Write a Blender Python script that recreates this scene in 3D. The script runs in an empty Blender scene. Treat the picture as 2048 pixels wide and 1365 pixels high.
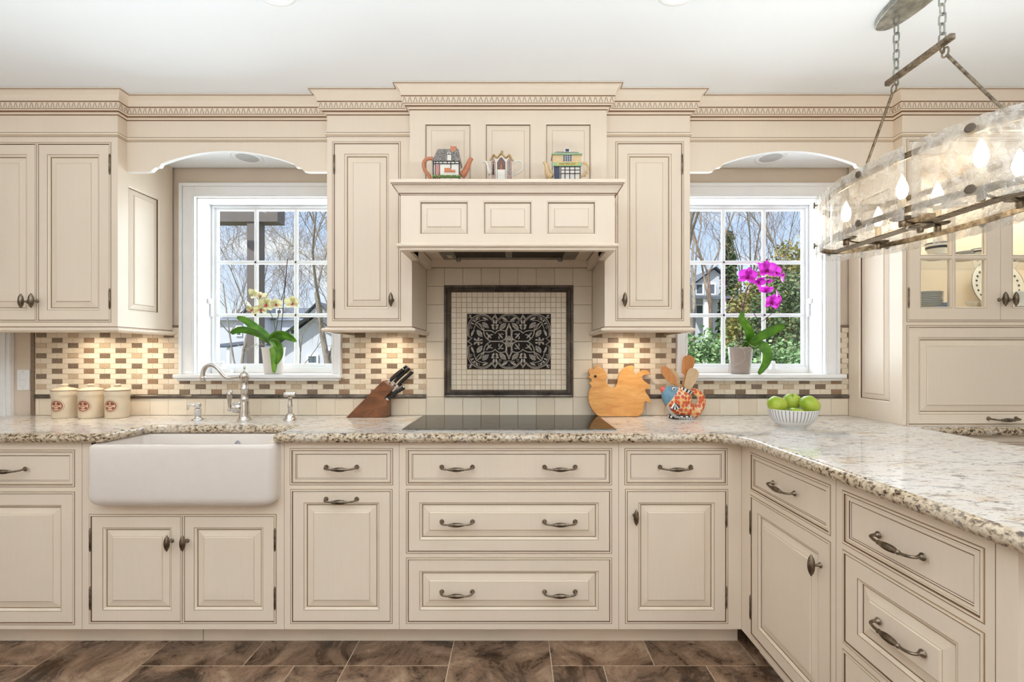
import bpy, bmesh, math, random
from math import sin, cos, pi, sqrt, radians
from mathutils import Vector, Matrix

random.seed(7)
SC = bpy.context.scene
COL = SC.collection

# ------------------------------------------------------------------ camera
EYE = 1.243          # eye height
DW = 2.455           # distance from the eye to the tiled wall (Y = 0)
FPX = 910.0
cam = bpy.data.cameras.new('camera'); camo = bpy.data.objects.new('camera', cam); COL.objects.link(camo)
camo.location = (0, -DW, EYE); camo.rotation_euler = (pi/2, 0, 0)
cam.sensor_width = 36; cam.lens = 36*FPX/2048
cam.shift_x = -6/2048; cam.shift_y = 28.5/2048
cam.clip_start = 0.02; cam.clip_end = 400
SC.camera = camo
SC.view_settings.view_transform = 'Standard'
SC.view_settings.look = 'None'
SC.view_settings.gamma = 1
SC.view_settings.use_curve_mapping = False
SC.view_settings.exposure = 0.08

# ------------------------------------------------------------------ sky
def make_world():
    w = bpy.data.worlds.new('sky'); SC.world = w; w.use_nodes = True
    nt = w.node_tree; nt.nodes.clear()
    N = nt.nodes.new; L = nt.links.new
    out = N('ShaderNodeOutputWorld'); bg = N('ShaderNodeBackground')
    tc = N('ShaderNodeTexCoord'); sep = N('ShaderNodeSeparateXYZ'); L(tc.outputs['Generated'], sep.inputs[0])
    grad = N('ShaderNodeValToRGB'); L(sep.outputs['Z'], grad.inputs[0])
    e = grad.color_ramp.elements
    e[0].position = 0.0; e[0].color = (0.86, 0.90, 0.98, 1)
    e[1].position = 0.6; e[1].color = (0.30, 0.48, 0.88, 1)
    a = e.new(0.25); a.color = (0.55, 0.70, 0.98, 1)
    mp = N('ShaderNodeMapping'); mp.inputs['Scale'].default_value = (1, 1, 3.2); L(tc.outputs['Generated'], mp.inputs[0])
    no = N('ShaderNodeTexNoise'); no.inputs['Scale'].default_value = 4.2; no.inputs['Detail'].default_value = 7; L(mp.outputs[0], no.inputs['Vector'])
    cr = N('ShaderNodeValToRGB'); L(no.outputs['Fac'], cr.inputs[0])
    cr.color_ramp.elements[0].position = 0.44; cr.color_ramp.elements[0].color = (0, 0, 0, 1)
    cr.color_ramp.elements[1].position = 0.62; cr.color_ramp.elements[1].color = (1, 1, 1, 1)
    mx = N('ShaderNodeMixRGB'); L(cr.outputs[0], mx.inputs[0]); L(grad.outputs[0], mx.inputs[1]); mx.inputs[2].default_value = (0.95, 0.94, 0.95, 1)
    L(mx.outputs[0], bg.inputs[0]); bg.inputs[1].default_value = 1.1
    L(bg.outputs[0], out.inputs[0])
make_world()

def lamp(name, kind, loc, energy, color, parent=None, **kw):
    l = bpy.data.lights.new(name, kind); l.energy = energy; l.color = color
    for k, v in kw.items():
        if k not in ('rot', 'portal'): setattr(l, k, v)
    o = bpy.data.objects.new(name, l); COL.objects.link(o); o.location = loc
    if 'rot' in kw: o.rotation_euler = kw['rot']
    if parent: o.parent = parent
    return o

# sun on the garden (comes from behind the houses' left, never into the room)
lamp('sun', 'SUN', (0, 0, 20), 5.0, (1.0, 0.96, 0.90), rot=(radians(38), 0, radians(-38)), angle=radians(1.0))
# added fill lamps, rear and side, out of view; the walls there are solid
LK = 1.0
lamp('rear_fill', 'AREA', (0.0, -5.85, 1.8), 27*LK, (1.0, 0.92, 0.83), rot=(radians(90), 0, 0), shape='RECTANGLE', size=4.6, size_y=2.0)
lamp('side_fill', 'AREA', (-3.85, -3.2, 1.6), 9*LK, (1.0, 0.92, 0.84), rot=(radians(90), 0, radians(-90)), shape='RECTANGLE', size=2.6, size_y=1.9)
# added unseen uplight behind the camera, brightens the ceiling without any fixture
lamp('uplight_fill', 'AREA', (-0.2, -2.72, 0.42), 103*LK, (0.86, 0.95, 1.0), rot=(radians(180), 0, 0), shape='RECTANGLE', size=4.6, size_y=0.5, spread=radians(122))
# daylight through the two kitchen windows
lamp('daylight_window', 'AREA', (-1.36, 0.42, 1.68), 15*LK, (0.86, 0.93, 1.0), rot=(radians(-92), 0, 0), shape='RECTANGLE', size=0.7, size_y=1.0)
lamp('daylight_window', 'AREA', (1.30, 0.42, 1.68), 15*LK, (0.86, 0.93, 1.0), rot=(radians(-92), 0, 0), shape='RECTANGLE', size=0.7, size_y=1.0)

# ------------------------------------------------------------------ geometry helpers
def X(px, d): return (px-1030.0)*d/FPX
def Z(py, d): return EYE-(py-711.0)*d/FPX
def Yd(d): return d-DW

ROOTM = {}
def thing(name, label=None, cat=None, loc=(0, 0, 0), rotz=0.0, group=None, kind=None):
    o = bpy.data.objects.new(name, None); COL.objects.link(o)
    o.location = loc; o.rotation_euler = (0, 0, rotz); o.empty_display_size = .05
    tag(o, label, cat, group, kind)
    ROOTM[o.name] = Matrix.Translation(Vector(loc)) @ Matrix.Rotation(rotz, 4, 'Z')
    return o
def tag(o, label=None, cat=None, group=None, kind=None):
    if label: o['label'] = label
    if cat: o['category'] = cat
    if group: o['group'] = group
    if kind: o['kind'] = kind
    return o
def root_of(o):
    while o.parent: o = o.parent
    return o

class MB:
    def __init__(s): s.v = []; s.f = []; s.m = []; s.s = []
    def add(s, verts, faces, mat=0, smooth=False, M=None):
        n = len(s.v)
        if M is not None: verts = [M @ Vector(p) for p in verts]
        s.v.extend([tuple(p) for p in verts])
        for i, f in enumerate(faces):
            s.f.append(tuple(a+n for a in f)); s.m.append(mat[i] if isinstance(mat, (list, tuple)) else mat); s.s.append(smooth)
        return s
    def box(s, x0, x1, y0, y1, z0, z1, mat=0, M=None):
        v = [(x0,y0,z0),(x1,y0,z0),(x1,y1,z0),(x0,y1,z0),(x0,y0,z1),(x1,y0,z1),(x1,y1,z1),(x0,y1,z1)]
        f = [(0,3,2,1),(4,5,6,7),(0,1,5,4),(1,2,6,5),(2,3,7,6),(3,0,4,7)]
        return s.add(v, f, mat, False, M)
    def prism_y(s, poly, y0, y1, mat=0, M=None, smooth=False):   # poly in (x,z)
        n = len(poly)
        v = [(p[0], y0, p[1]) for p in poly]+[(p[0], y1, p[1]) for p in poly]
        f = [tuple(range(n)), tuple(range(2*n-1, n-1, -1))]
        s.add(v, f, mat, False, M)
        s.add(v, [(i, n+i, n+(i+1) % n, (i+1) % n) for i in range(n)], mat, smooth, M)
        return s
    def prism_z(s, poly, z0, z1, mat=0, M=None):   # poly in (x,y)
        n = len(poly)
        v = [(p[0], p[1], z0) for p in poly]+[(p[0], p[1], z1) for p in poly]
        f = [tuple(range(n-1, -1, -1)), tuple(range(n, 2*n))]+[(i, (i+1) % n, n+(i+1) % n, n+i) for i in range(n)]
        return s.add(v, f, mat, False, M)
    def lathe(s, prof, c=(0, 0, 0), seg=32, mat=0, M=None, smooth=True, capb=False, capt=False, flute=None, mats=None, sx=1, sy=1):
        v = []; f = []; mm = []
        for k, (r, z) in enumerate(prof):
            for i in range(seg):
                a = 2*pi*i/seg
                rr = r*(1+flute[1]*cos(flute[0]*a)) if flute else r
                v.append((c[0]+rr*cos(a)*sx, c[1]+rr*sin(a)*sy, c[2]+z))
        for k in range(len(prof)-1):
            for i in range(seg):
                j = (i+1) % seg
                f.append((k*seg+i, k*seg+j, (k+1)*seg+j, (k+1)*seg+i))
                mm.append(mats(k, i) if callable(mats) else (mats[k] if mats else mat))
        s.add(v, f, mm, smooth, M)
        if capb: s.add(v[:seg], [tuple(range(seg-1, -1, -1))], mm[0], False, M)
        if capt: s.add(v[-seg:], [tuple(range(seg))], mm[-1], False, M)
        return s
    def tube(s, pts, rad, seg=8, mat=0, M=None, caps=True, smooth=True, flute=None, mats=None, closed=False, sq=1.0, up=None):
        P = [Vector(p) for p in pts]; n = len(P)
        if not hasattr(rad, '__len__'): rad = [rad]*n
        T = []
        for i in range(n):
            if closed: t = P[(i+1) % n]-P[i-1]
            else: t = P[min(i+1, n-1)]-P[max(i-1, 0)]
            if t.length < 1e-9: t = Vector((0, 0, 1))
            T.append(t.normalized())
        ref = Vector(up) if up else (Vector((0, 0, 1)) if abs(T[0].z) < .9 else Vector((1, 0, 0)))
        u = (ref-T[0]*ref.dot(T[0])).normalized()
        v = []; f = []; mm = []
        for i in range(n):
            u = (u-T[i]*u.dot(T[i]))
            u = u.normalized() if u.length > 1e-9 else T[i].orthogonal().normalized()
            w = T[i].cross(u)
            for k in range(seg):
                a = 2*pi*k/seg
                r = rad[i]*(1+flute[1]*cos(flute[0]*a)) if flute and i in flute[2] else rad[i]
                v.append(P[i]+u*(r*cos(a))+w*(r*sin(a)*sq))
        for i in range(n if closed else n-1):
            b = (i+1) % n
            for k in range(seg):
                j = (k+1) % seg
                f.append((i*seg+k, i*seg+j, b*seg+j, b*seg+k)); mm.append(mats[i] if mats else mat)
        s.add(v, f, mm, smooth, M)
        if caps and not closed:
            s.add(v[:seg], [tuple(range(seg-1, -1, -1))], mm[0], False, M)
            s.add(v[-seg:], [tuple(range(seg))], mm[-1], False, M)
        return s
    def ball(s, c, r, seg=16, mat=0, M=None, sx=1, sy=1, sz=1):
        n = max(6, seg//2)
        prof = [(r*sin(pi*i/n)+1e-5, -r*cos(pi*i/n)*sz) for i in range(n+1)]
        return s.lathe(prof, c, seg, mat, M, sx=sx, sy=sy)
    def nest(s, x0, x1, z0, z1, prof, y=0.0, fill=True, M=None, fillmat=0):
        """nested rectangles on a face looking to -y. prof: (inset, w (out of face), mat of the band that leads to it)"""
        v = []; f = []; mm = []
        for ins, w, m in prof:
            v += [(x0+ins, y-w, z0+ins), (x1-ins, y-w, z0+ins), (x1-ins, y-w, z1-ins), (x0+ins, y-w, z1-ins)]
        for k in range(len(prof)-1):
            for i in range(4):
                j = (i+1) % 4
                f.append((4*k+i, 4*k+j, 4*k+4+j, 4*k+4+i)); mm.append(prof[k+1][2])
        if fill:
            k = 4*(len(prof)-1); f.append((k, k+1, k+2, k+3)); mm.append(fillmat)
        return s.add(v, f, mm, False, M)
    def plate(s, x0, x1, z0, z1, y0, y1, holes, mat=0, holemat=None, M=None):
        """slab between y0 (front) and y1 (back) with rectangular through holes (x0,x1,z0,z1)"""
        hm = mat if holemat is None else holemat
        xs = sorted(set([x0, x1]+[min(max(h[i], x0), x1) for h in holes for i in (0, 1)]))
        zs = sorted(set([z0, z1]+[min(max(h[i], z0), z1) for h in holes for i in (2, 3)]))
        def solid(i, j):
            if i < 0 or j < 0 or i >= len(xs)-1 or j >= len(zs)-1: return False
            cx = (xs[i]+xs[i+1])/2; cz = (zs[j]+zs[j+1])/2
            return not any(h[0] < cx < h[1] and h[2] < cz < h[3] for h in holes)
        for i in range(len(xs)-1):
            for j in range(len(zs)-1):
                if not solid(i, j): continue
                a, b, c, d = xs[i], xs[i+1], zs[j], zs[j+1]
                s.add([(a,y0,c),(b,y0,c),(b,y0,d),(a,y0,d)], [(0,1,2,3)], mat, False, M)
                s.add([(a,y1,c),(b,y1,c),(b,y1,d),(a,y1,d)], [(3,2,1,0)], mat, False, M)
                for di, dj, q in ((-1,0,[(a,y0,c),(a,y0,d),(a,y1,d),(a,y1,c)]), (1,0,[(b,y0,c),(b,y1,c),(b,y1,d),(b,y0,d)]),
                                  (0,-1,[(a,y0,c),(a,y1,c),(b,y1,c),(b,y0,c)]), (0,1,[(a,y0,d),(b,y0,d),(b,y1,d),(a,y1,d)])):
                    if not solid(i+di, j+dj):
                        edge = (di < 0 and i == 0) or (di > 0 and i == len(xs)-2) or (dj < 0 and j == 0) or (dj > 0 and j == len(zs)-2)
                        s.add(q, [(0,1,2,3)], mat if edge else hm, False, M)
        return s
    def sweep(s, path, prof, mat=0, side=1, caps=True, smooth=False, mats=None, z0=0.0, closed=False):
        """path: plan points (x,y); prof: (out, z). out is to the right of travel times side; mitred"""
        n = len(path); P = [Vector((p[0], p[1])) for p in path]
        rows = []
        for i in range(n):
            if closed: a = (P[i]-P[i-1]).normalized(); b = (P[(i+1) % n]-P[i]).normalized()
            else:
                a = (P[i]-P[i-1]).normalized() if i > 0 else (P[1]-P[0]).normalized()
                b = (P[i+1]-P[i]).normalized() if i < n-1 else a
            na = Vector((a.y, -a.x))*side; nb = Vector((b.y, -b.x))*side
            m = (na+nb); m = m.normalized(); k = 1/max(.3, m.dot(na))
            rows.append([(P[i].x+m.x*o*k, P[i].y+m.y*o*k, z0+z) for o, z in prof])
        v = [p for r in rows for p in r]; q = len(prof); f = []; mm = []
        for i in range(n if closed else n-1):
            b = (i+1) % n
            for k in range(q-1):
                f.append((i*q+k, b*q+k, b*q+k+1, i*q+k+1)); mm.append(mats[k] if mats else mat)
        s.add(v, f, mm, smooth)
        if caps and not closed:
            s.add(rows[0], [tuple(range(q))], mat); s.add(rows[-1], [tuple(range(q-1, -1, -1))], mat)
        return s
    def build(s, name, mats, parent=None, world=False, label=None, bevel=None, recalc=False, bevseg=2, sub=0):
        me = bpy.data.meshes.new(name)
        v = s.v
        if parent is not None and world:
            Mi = ROOTM[root_of(parent).name].inverted()
            v = [tuple(Mi @ Vector(p)) for p in v]
        me.from_pydata(v, [], s.f)
        if not isinstance(mats, (list, tuple)): mats = [mats]
        for m in mats: me.materials.append(m)
        me.polygons.foreach_set('material_index', s.m)
        me.polygons.foreach_set('use_smooth', s.s)
        if recalc or bevel:
            bm = bmesh.new(); bm.from_mesh(me)
            bmesh.ops.remove_doubles(bm, verts=bm.verts, dist=1e-6)
            bmesh.ops.recalc_face_normals(bm, faces=bm.faces)
            bm.to_mesh(me); bm.free()
        me.update()
        o = bpy.data.objects.new(name, me); COL.objects.link(o)
        if parent is not None: o.parent = parent
        if bevel:
            b = o.modifiers.new('bevel', 'BEVEL'); b.width = bevel; b.segments = bevseg; b.limit_method = 'ANGLE'; b.angle_limit = radians(35)
        if sub:
            b = o.modifiers.new('sub', 'SUBSURF'); b.levels = sub; b.render_levels = sub
        if label: o['label'] = label
        return o

def copy_tree(o, parent=None):
    c = o.copy(); COL.objects.link(c); c.parent = parent
    for ch in list(o.children): copy_tree(ch, c)
    return c
def place_copy(o, loc, rotz=None, label=None):
    c = copy_tree(o); c.location = loc
    rz = o.rotation_euler.z if rotz is None else rotz
    c.rotation_euler = (o.rotation_euler.x, o.rotation_euler.y, rz)
    ROOTM[c.name] = Matrix.Translation(Vector(loc)) @ Matrix.Rotation(rz, 4, 'Z')
    if label: c['label'] = label
    return c
def spline(pts, n=6):
    """Catmull-Rom through points (any dimension)"""
    P = [Vector(p) for p in pts]; out = []
    for i in range(len(P)-1):
        p0 = P[max(i-1, 0)]; p1 = P[i]; p2 = P[i+1]; p3 = P[min(i+2, len(P)-1)]
        for k in range(n):
            t = k/n
            out.append(0.5*((2*p1)+(p2-p0)*t+(2*p0-5*p1+4*p2-p3)*t*t+(3*p1-p0-3*p2+p3)*t**3))
    out.append(P[-1]); return out

# ------------------------------------------------------------------ materials
class NT:
    def __init__(s, name):
        s.m = bpy.data.materials.new(name); s.m.use_nodes = True
        s.t = s.m.node_tree; s.b = s.t.nodes['Principled BSDF']; s.o = s.t.nodes['Material Output']
    def n(s, kind, **kw):
        x = s.t.nodes.new(kind)
        for k, v in kw.items():
            if k in x.inputs: x.inputs[k].default_value = v
            else: setattr(x, k, v)
        return x
    def l(s, a, b): s.t.links.new(a, b)
    def coord(s, scale=(1, 1, 1), rot=(0, 0, 0), out='Object'):
        tc = s.n('ShaderNodeTexCoord'); mp = s.n('ShaderNodeMapping')
        mp.inputs['Scale'].default_value = scale; mp.inputs['Rotation'].default_value = rot
        s.l(tc.outputs[out], mp.inputs[0]); return mp.outputs[0]
    def noise(s, vec, scale, detail=4, rough=.5, dist=0):
        x = s.n('ShaderNodeTexNoise'); x.inputs['Scale'].default_value = scale; x.inputs['Detail'].default_value = detail
        x.inputs['Roughness'].default_value = rough; x.inputs['Distortion'].default_value = dist
        s.l(vec, x.inputs['Vector']); return x.outputs['Fac']
    def ramp(s, fac, stops, interp='LINEAR'):
        x = s.n('ShaderNodeValToRGB'); e = x.color_ramp.elements; x.color_ramp.interpolation = interp
        while len(e) < len(stops): e.new(.5)
        for i, (p, c) in enumerate(stops):
            e[i].position = p; e[i].color = (c[0], c[1], c[2], 1) if hasattr(c, '__len__') else (c, c, c, 1)
        s.l(fac, x.inputs[0]); return x.outputs[0]
    def mix(s, fac, a, b, mode='MIX'):
        x = s.n('ShaderNodeMixRGB'); x.blend_type = mode
        for i, q in ((0, fac), (1, a), (2, b)):
            if hasattr(q, 'is_output') or hasattr(q, 'links'): s.l(q, x.inputs[i])
            elif i == 0: x.inputs[0].default_value = q
            else: x.inputs[i].default_value = (q[0], q[1], q[2], 1)
        return x.outputs[0]
    def bump(s, h, strength=.2, dist=.002):
        x = s.n('ShaderNodeBump'); x.inputs['Strength'].default_value = strength; x.inputs['Distance'].default_value = dist
        s.l(h, x.inputs['Height']); s.l(x.outputs[0], s.b.inputs['Normal']); return x
    def set(s, color=None, rough=None, metal=None, **kw):
        if color is not None:
            if hasattr(color, 'links'): s.l(color, s.b.inputs['Base Color'])
            else: s.b.inputs['Base Color'].default_value = (color[0], color[1], color[2], 1)
        if rough is not None:
            if hasattr(rough, 'links'): s.l(rough, s.b.inputs['Roughness'])
            else: s.b.inputs['Roughness'].default_value = rough
        if metal is not None: s.b.inputs['Metallic'].default_value = metal
        for k, v in kw.items(): s.b.inputs[k.replace('_', ' ')].default_value = v
        return s.m
def sr(r, g, b):
    f = lambda c: (c/255/12.92) if c/255 <= .04045 else ((c/255+.055)/1.055)**2.4
    return (f(r), f(g), f(b))
def plain(name, col, rough=.5, metal=0.0, var=.04, scale=30, **kw):
    t = NT(name)
    c = t.coord(); n = t.noise(c, scale, 3)
    a = tuple(x*(1-var) for x in col); b = tuple(min(1, x*(1+var)) for x in col)
    return t.set(t.ramp(n, [(.3, a), (.7, b)]), rough, metal, **kw)

def m_paint(name, col, rough, glz):
    t = NT(name); c = t.coord((2.2, 2.2, .5)); n = t.noise(c, 3.0, 5, .6)
    f = t.coord((60, 60, 3)); n2 = t.noise(f, 2, 2)
    base = t.ramp(n, [(.3, tuple(x*.975 for x in col)), (.72, col)])
    base = t.mix(.03, base, t.ramp(n2, [(.3, glz), (.7, (1, 1, 1))]), 'MULTIPLY')
    return t.set(base, rough, 0, Coat_Weight=0.0)
CREAM = sr(246, 230, 210)
M_cream = m_paint('cream_glazed_paint', CREAM, .36, (.5, .4, .3))
M_glaze = plain('brown_glaze', sr(126, 90, 60), .5)
M_glaze_shade = plain('dark_glaze_gap_shade', sr(78, 56, 38), .6)  # glaze in the grooves; on gap edges it paints in the shade
M_soft = plain('soft_glaze', sr(196, 172, 136), .45)
M_white = plain('white_trim_paint', sr(246, 246, 246), .3, var=.01)
M_ceil = plain('ceiling_paint', sr(248, 250, 252), .8, var=.006, scale=6)
M_wall = plain('greige_wall_paint', sr(224, 208, 190), .7, var=.015, scale=8)
M_wall2 = plain('room_wall_paint', sr(232, 226, 216), .8, var=.01)
M_dark = plain('dark_void', sr(26, 22, 20), .8)

def m_granite():
    t = NT('granite'); c = t.coord((1, 2.6, 2.0), (0, 0, radians(-8)))
    big = t.noise(c, 2.2, 5, .6, .6)
    base = t.ramp(big, [(.28, sr(214, 196, 170)), (.40, sr(230, 222, 212)), (.62, sr(236, 233, 230)), (.80, sr(216, 210, 204))])
    c2 = t.coord((15, 36, 26), (0, 0, radians(-12)))
    n2 = t.noise(c2, 1.6, 6, .68, .8)
    s2 = t.ramp(n2, [(.31, sr(92, 86, 86)), (.39, sr(166, 160, 158)), (.47, (1, 1, 1))])
    col = t.mix(.78, base, s2, 'MULTIPLY')
    c3 = t.coord((30, 60, 50)); n3 = t.noise(c3, 2.6, 4, .6, .3)
    s3 = t.ramp(n3, [(.28, sr(80, 66, 58)), (.34, sr(190, 170, 148)), (.40, (1, 1, 1))])
    col = t.mix(.95, col, s3, 'MULTIPLY')
    n4 = t.noise(t.coord((1.2, 2.2, 2)), 3.1, 4, .6, 1.2)
    rust = t.ramp(n4, [(.60, (1, 1, 1)), (.70, sr(236, 204, 158))])
    col = t.mix(.7, col, rust, 'MULTIPLY')
    return t.set(col, .07, 0)
M_granite = m_granite()
def m_granite_edge():
    t = NT('granite_edge'); c = t.coord((30, 30, 40))
    n = t.noise(c, 2.4, 5, .65, .4)
    base = t.ramp(n, [(.36, sr(40, 31, 27)), (.42, sr(112, 90, 70)), (.48, sr(190, 168, 138)), (.60, sr(224, 208, 184)), (.74, sr(178, 152, 120))])
    n2 = t.noise(t.coord((3, 3, 3)), 2, 3)
    col = t.mix(t.ramp(n2, [(.46, 0), (.68, 1)]), base, t.mix(.4, base, sr(236, 228, 216)))
    return t.set(col, .1, 0)
M_granite_edge = m_granite_edge()

def m_metal(name, c1, c2, rough=.35, scale=40):
    t = NT(name); n = t.noise(t.coord(), scale, 5, .6)
    return t.set(t.ramp(n, [(.35, c1), (.65, c2)]), rough, 1.0)
M_pewter = m_metal('antique_pewter', sr(98, 86, 73), sr(156, 143, 126), .32)
M_nickel = m_metal('satin_nickel', sr(196, 190, 184), sr(222, 218, 212), .2)
M_chrome = m_metal('polished_chrome', sr(214, 214, 214), sr(232, 232, 232), .1)
M_bronze = m_metal('washed_bronze', sr(100, 88, 74), sr(164, 150, 130), .38, 60)
M_zinc = m_metal('brushed_zinc', sr(140, 140, 134), sr(190, 190, 182), .45, 30)
M_steel = m_metal('stainless_steel', sr(120, 118, 114), sr(150, 148, 144), .35)
M_porc = plain('fireclay', sr(238, 228, 219), .07, var=.01)
M_glassblack = NT('cooktop_glass').set((.006, .005, .005), .03, Specular_IOR_Level=.10)
# ------------------------------------------------------------------ hardware meshes (shared data)
def handle_mesh():
    m = MB(); W = .064
    for s in (-1, 1):
        m.lathe([(.0095,0),(.0095,.002),(.007,.0035),(.0075,.005),(.005,.0065),(.0045,.010)], M=Matrix.Translation((s*W,0,.004)) @ Matrix.Rotation(pi/2,4,'X'), seg=16, capb=True, capt=True)
        pts = spline([(s*W,-.008,.004),(s*(W+.001),-.016,.003),(s*(W-.004),-.024,.002),(s*(W-.018),-.0275,.000),(s*.032,-.028,-.001)], 5)
        m.tube(pts, [.0042]*5+[.0038]*(len(pts)-5), 8)
    n = 24; pts = []; rad = []
    for i in range(n+1):
        u = -1+2*i/n; x = .033*u
        r = .0034+.0050*max(0, 1-(abs(u)/.92)**2.2)
        if .90 <= abs(u) <= .97: r = .0062
        if .80 <= abs(u) < .87: r = .0056
        pts.append((x, -.028, -.001)); rad.append(r)
    m.tube(pts, rad, 20, flute=(10, .11, range(4, n-3)))
    me = m.build('handle', M_pewter, None); COL.objects.unlink(me); return me.data
def knob_mesh():
    m = MB()
    m.lathe([(.0085,0),(.0085,.002),(.006,.004),(.0042,.006),(.004,.018),(.006,.022),(.006,.026)], M=Matrix.Rotation(pi/2,4,'X'), seg=16, capb=True, capt=True)
    n = 22; pts = []; rad = []
    for i in range(n+1):
        u = -1+2*i/n; r = .0028+.0072*max(0, 1-(abs(u)/.93)**2.0)**.8
        if abs(u) > .93: r = .0038 if abs(u) < .985 else .002
        pts.append((0, -.029, .033*u)); rad.append(r)
    m.tube(pts, rad, 20, flute=(10, .10, range(3, n-2)), up=(1, 0, 0))
    me = m.build('knob', M_pewter, None); COL.objects.unlink(me); return me.data
def hinge_mesh():
    m = MB()
    m.lathe([(.0005,-.05),(.003,-.047),(.002,-.045),(.0042,-.043),(.0042,.043),(.002,.045),(.003,.047),(.0005,.05)], seg=12)
    for z in (-.026, -.009, .009, .026): m.lathe([(.0046,z-.001),(.0046,z+.001)], seg=12)
    me = m.build('hinge', M_pewter, None); COL.objects.unlink(me); return me.data
ME_handle, ME_knob, ME_hinge = handle_mesh(), knob_mesh(), hinge_mesh()
def attach(name, me, parent, loc):
    o = bpy.data.objects.new(name, me); COL.objects.link(o); o.parent = parent; o.location = loc; return o

# mats on cabinet parts: 0 cream 1 glaze 2 dark glaze, also painted door-gap shade 3 soft
CM = [M_cream, M_glaze, M_glaze_shade, M_soft]
DOORP = [(0,-.019,2),(0,-.002,2),(.0012,-.0004,0),(.046,-.0004,0),(.0474,-.0012,1),(.0545,-.0045,0),(.0560,-.0085,0),(.0574,-.0095,2),(.0600,-.0090,3),(.0850,-.0040,0),(.0862,-.0034,3),(.0890,-.0004,0)]
DRAWP = [(0,-.019,2),(0,-.002,2),(.0012,-.0004,0),(.0045,-.0004,0),(.0055,-.0016,3),(.0130,-.0016,0),(.0142,-.0042,1),(.0165,-.0056,0),(.0180,-.0060,2),(.0200,-.0058,0)]
INSETP = [(0,0,1),(.0014,-.0006,0),(.0070,-.004,0),(.0084,-.0085,2),(.0105,-.0085,3),(.0330,-.0035,0),(.0342,-.003,3),(.0372,-.0005,0)]
def bead(m, r, M=None):
    m.nest(r[0]-.0105, r[1]+.0105, r[2]-.0105, r[3]+.0105, [(0,.0001,0),(.0014,.0002,1),(.0030,.0016,3),(.0080,.0018,0),(.0105,.0001,1)], fill=False, M=M)
def hole(r, g=.0032): return (r[0]-g, r[1]+g, r[2]-g, r[3]+g)
def carcass(m, w, z0, z1, depth, holes, opents, back=True, top=True):
    m.plate(0, w, z0, z1, 0, .02, holes, 0, 2)  # opening edges coloured dark to deepen the shade in the door gaps
    m.box(0, .018, .02, depth, z0, z1, 0); m.box(w-.018, w, .02, depth, z0, z1, 0)
    m.box(.018, w-.018, .02, depth, z0, z0+.018, 0)
    if top: m.box(.018, w-.018, .02, depth, z1-.018, z1, 0)
    if back: m.box(.018, w-.018, depth-.008, depth, z0+.018, z1-.018, 0)
    for r in opents: bead(m, r)
    m.box(0, .0012, -.0003, .0, z0, z1, 1)       # joint line to the next unit
def base_cabinet(label, loc, rotz, w, fronts, toe=True, holes_extra=(), depth=.545, name='base_cabinet', ztop=.879, box_extra=None, toejoint=None):
    t = thing(name, label, 'cabinet', loc, rotz, 'base cabinets under the granite counter')
    m = MB(); rects = [f['r'] for f in fronts]
    carcass(m, w, .095, ztop, depth, [hole(r) for r in rects]+list(holes_extra), rects, back=False, top=not holes_extra)
    if box_extra: box_extra(m)
    m.build('cabinet_box', CM, t)
    if toe:
        k = MB(); k.box(0, w, .075, .09, 0, .095, 0)
        if toejoint: k.box(toejoint-.001, toejoint+.001, .0745, .075, 0, .095, 2)
        k.build('toe_kick', CM, t)
    add_fronts(t, fronts); return t
def add_fronts(t, fronts, y=0.0):
    for f in fronts:
        r = f['r']; k = MB(); kind = f['k']
        k.nest(r[0], r[1], r[2], r[3], DRAWP if kind == 'slim' else DOORP, y)
        o = k.build('door' if kind == 'door' else 'drawer', CM, t)
        for hx in f.get('h', ()): attach('handle', ME_handle, o, (hx[0], y+(-.004 if kind != 'door' else 0), hx[1]))
        for hx in f.get('n', ()): attach('knob', ME_knob, o, (hx[0], y, hx[1]))
        for hx in f.get('hinge', ()): attach('hinge', ME_hinge, o, (hx[0], y-.002, hx[1]))

DF = 1.905; KF = DF/FPX
YF = Yd(DF)
def zf(py): return Z(py, DF)
def xf(px): return X(px, DF)
DZ = (zf(966), zf(902)); ZD = (zf(1243.5), zf(984))

# ------------------------------------------------------------------ room shell
def structure(name, m, mats, **kw):
    o = m.build(name, mats, **kw); o['kind'] = 'structure'; return o
XL, XR, YB = -3.9, 3.4, -6.0
CEIL = EYE+1.211
W1 = (-1.722, -.985, EYE-.100, EYE+.8525)
W2 = (.927, 1.665, EYE-.100, EYE+.8525)
m = MB(); m.plate(XL, XR, -.02, CEIL+.1, .010, .16, [W1, W2], 0); structure('wall_back', m, M_wall)
m = MB(); m.box(XL-.12, XL, YB, .16, 0, CEIL); structure('wall_side_west', m, M_wall2)
m = MB(); m.box(XR, XR+.12, YB, .16, 0, CEIL); structure('wall_side_east', m, M_wall2)
m = MB(); m.box(XL, XR, YB-.12, YB, 0, CEIL); structure('wall_front', m, M_wall2)
m = MB(); m.box(XL-.12, XR+.12, YB-.12, .16, CEIL, CEIL+.1); structure('ceiling', m, M_ceil)

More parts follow.
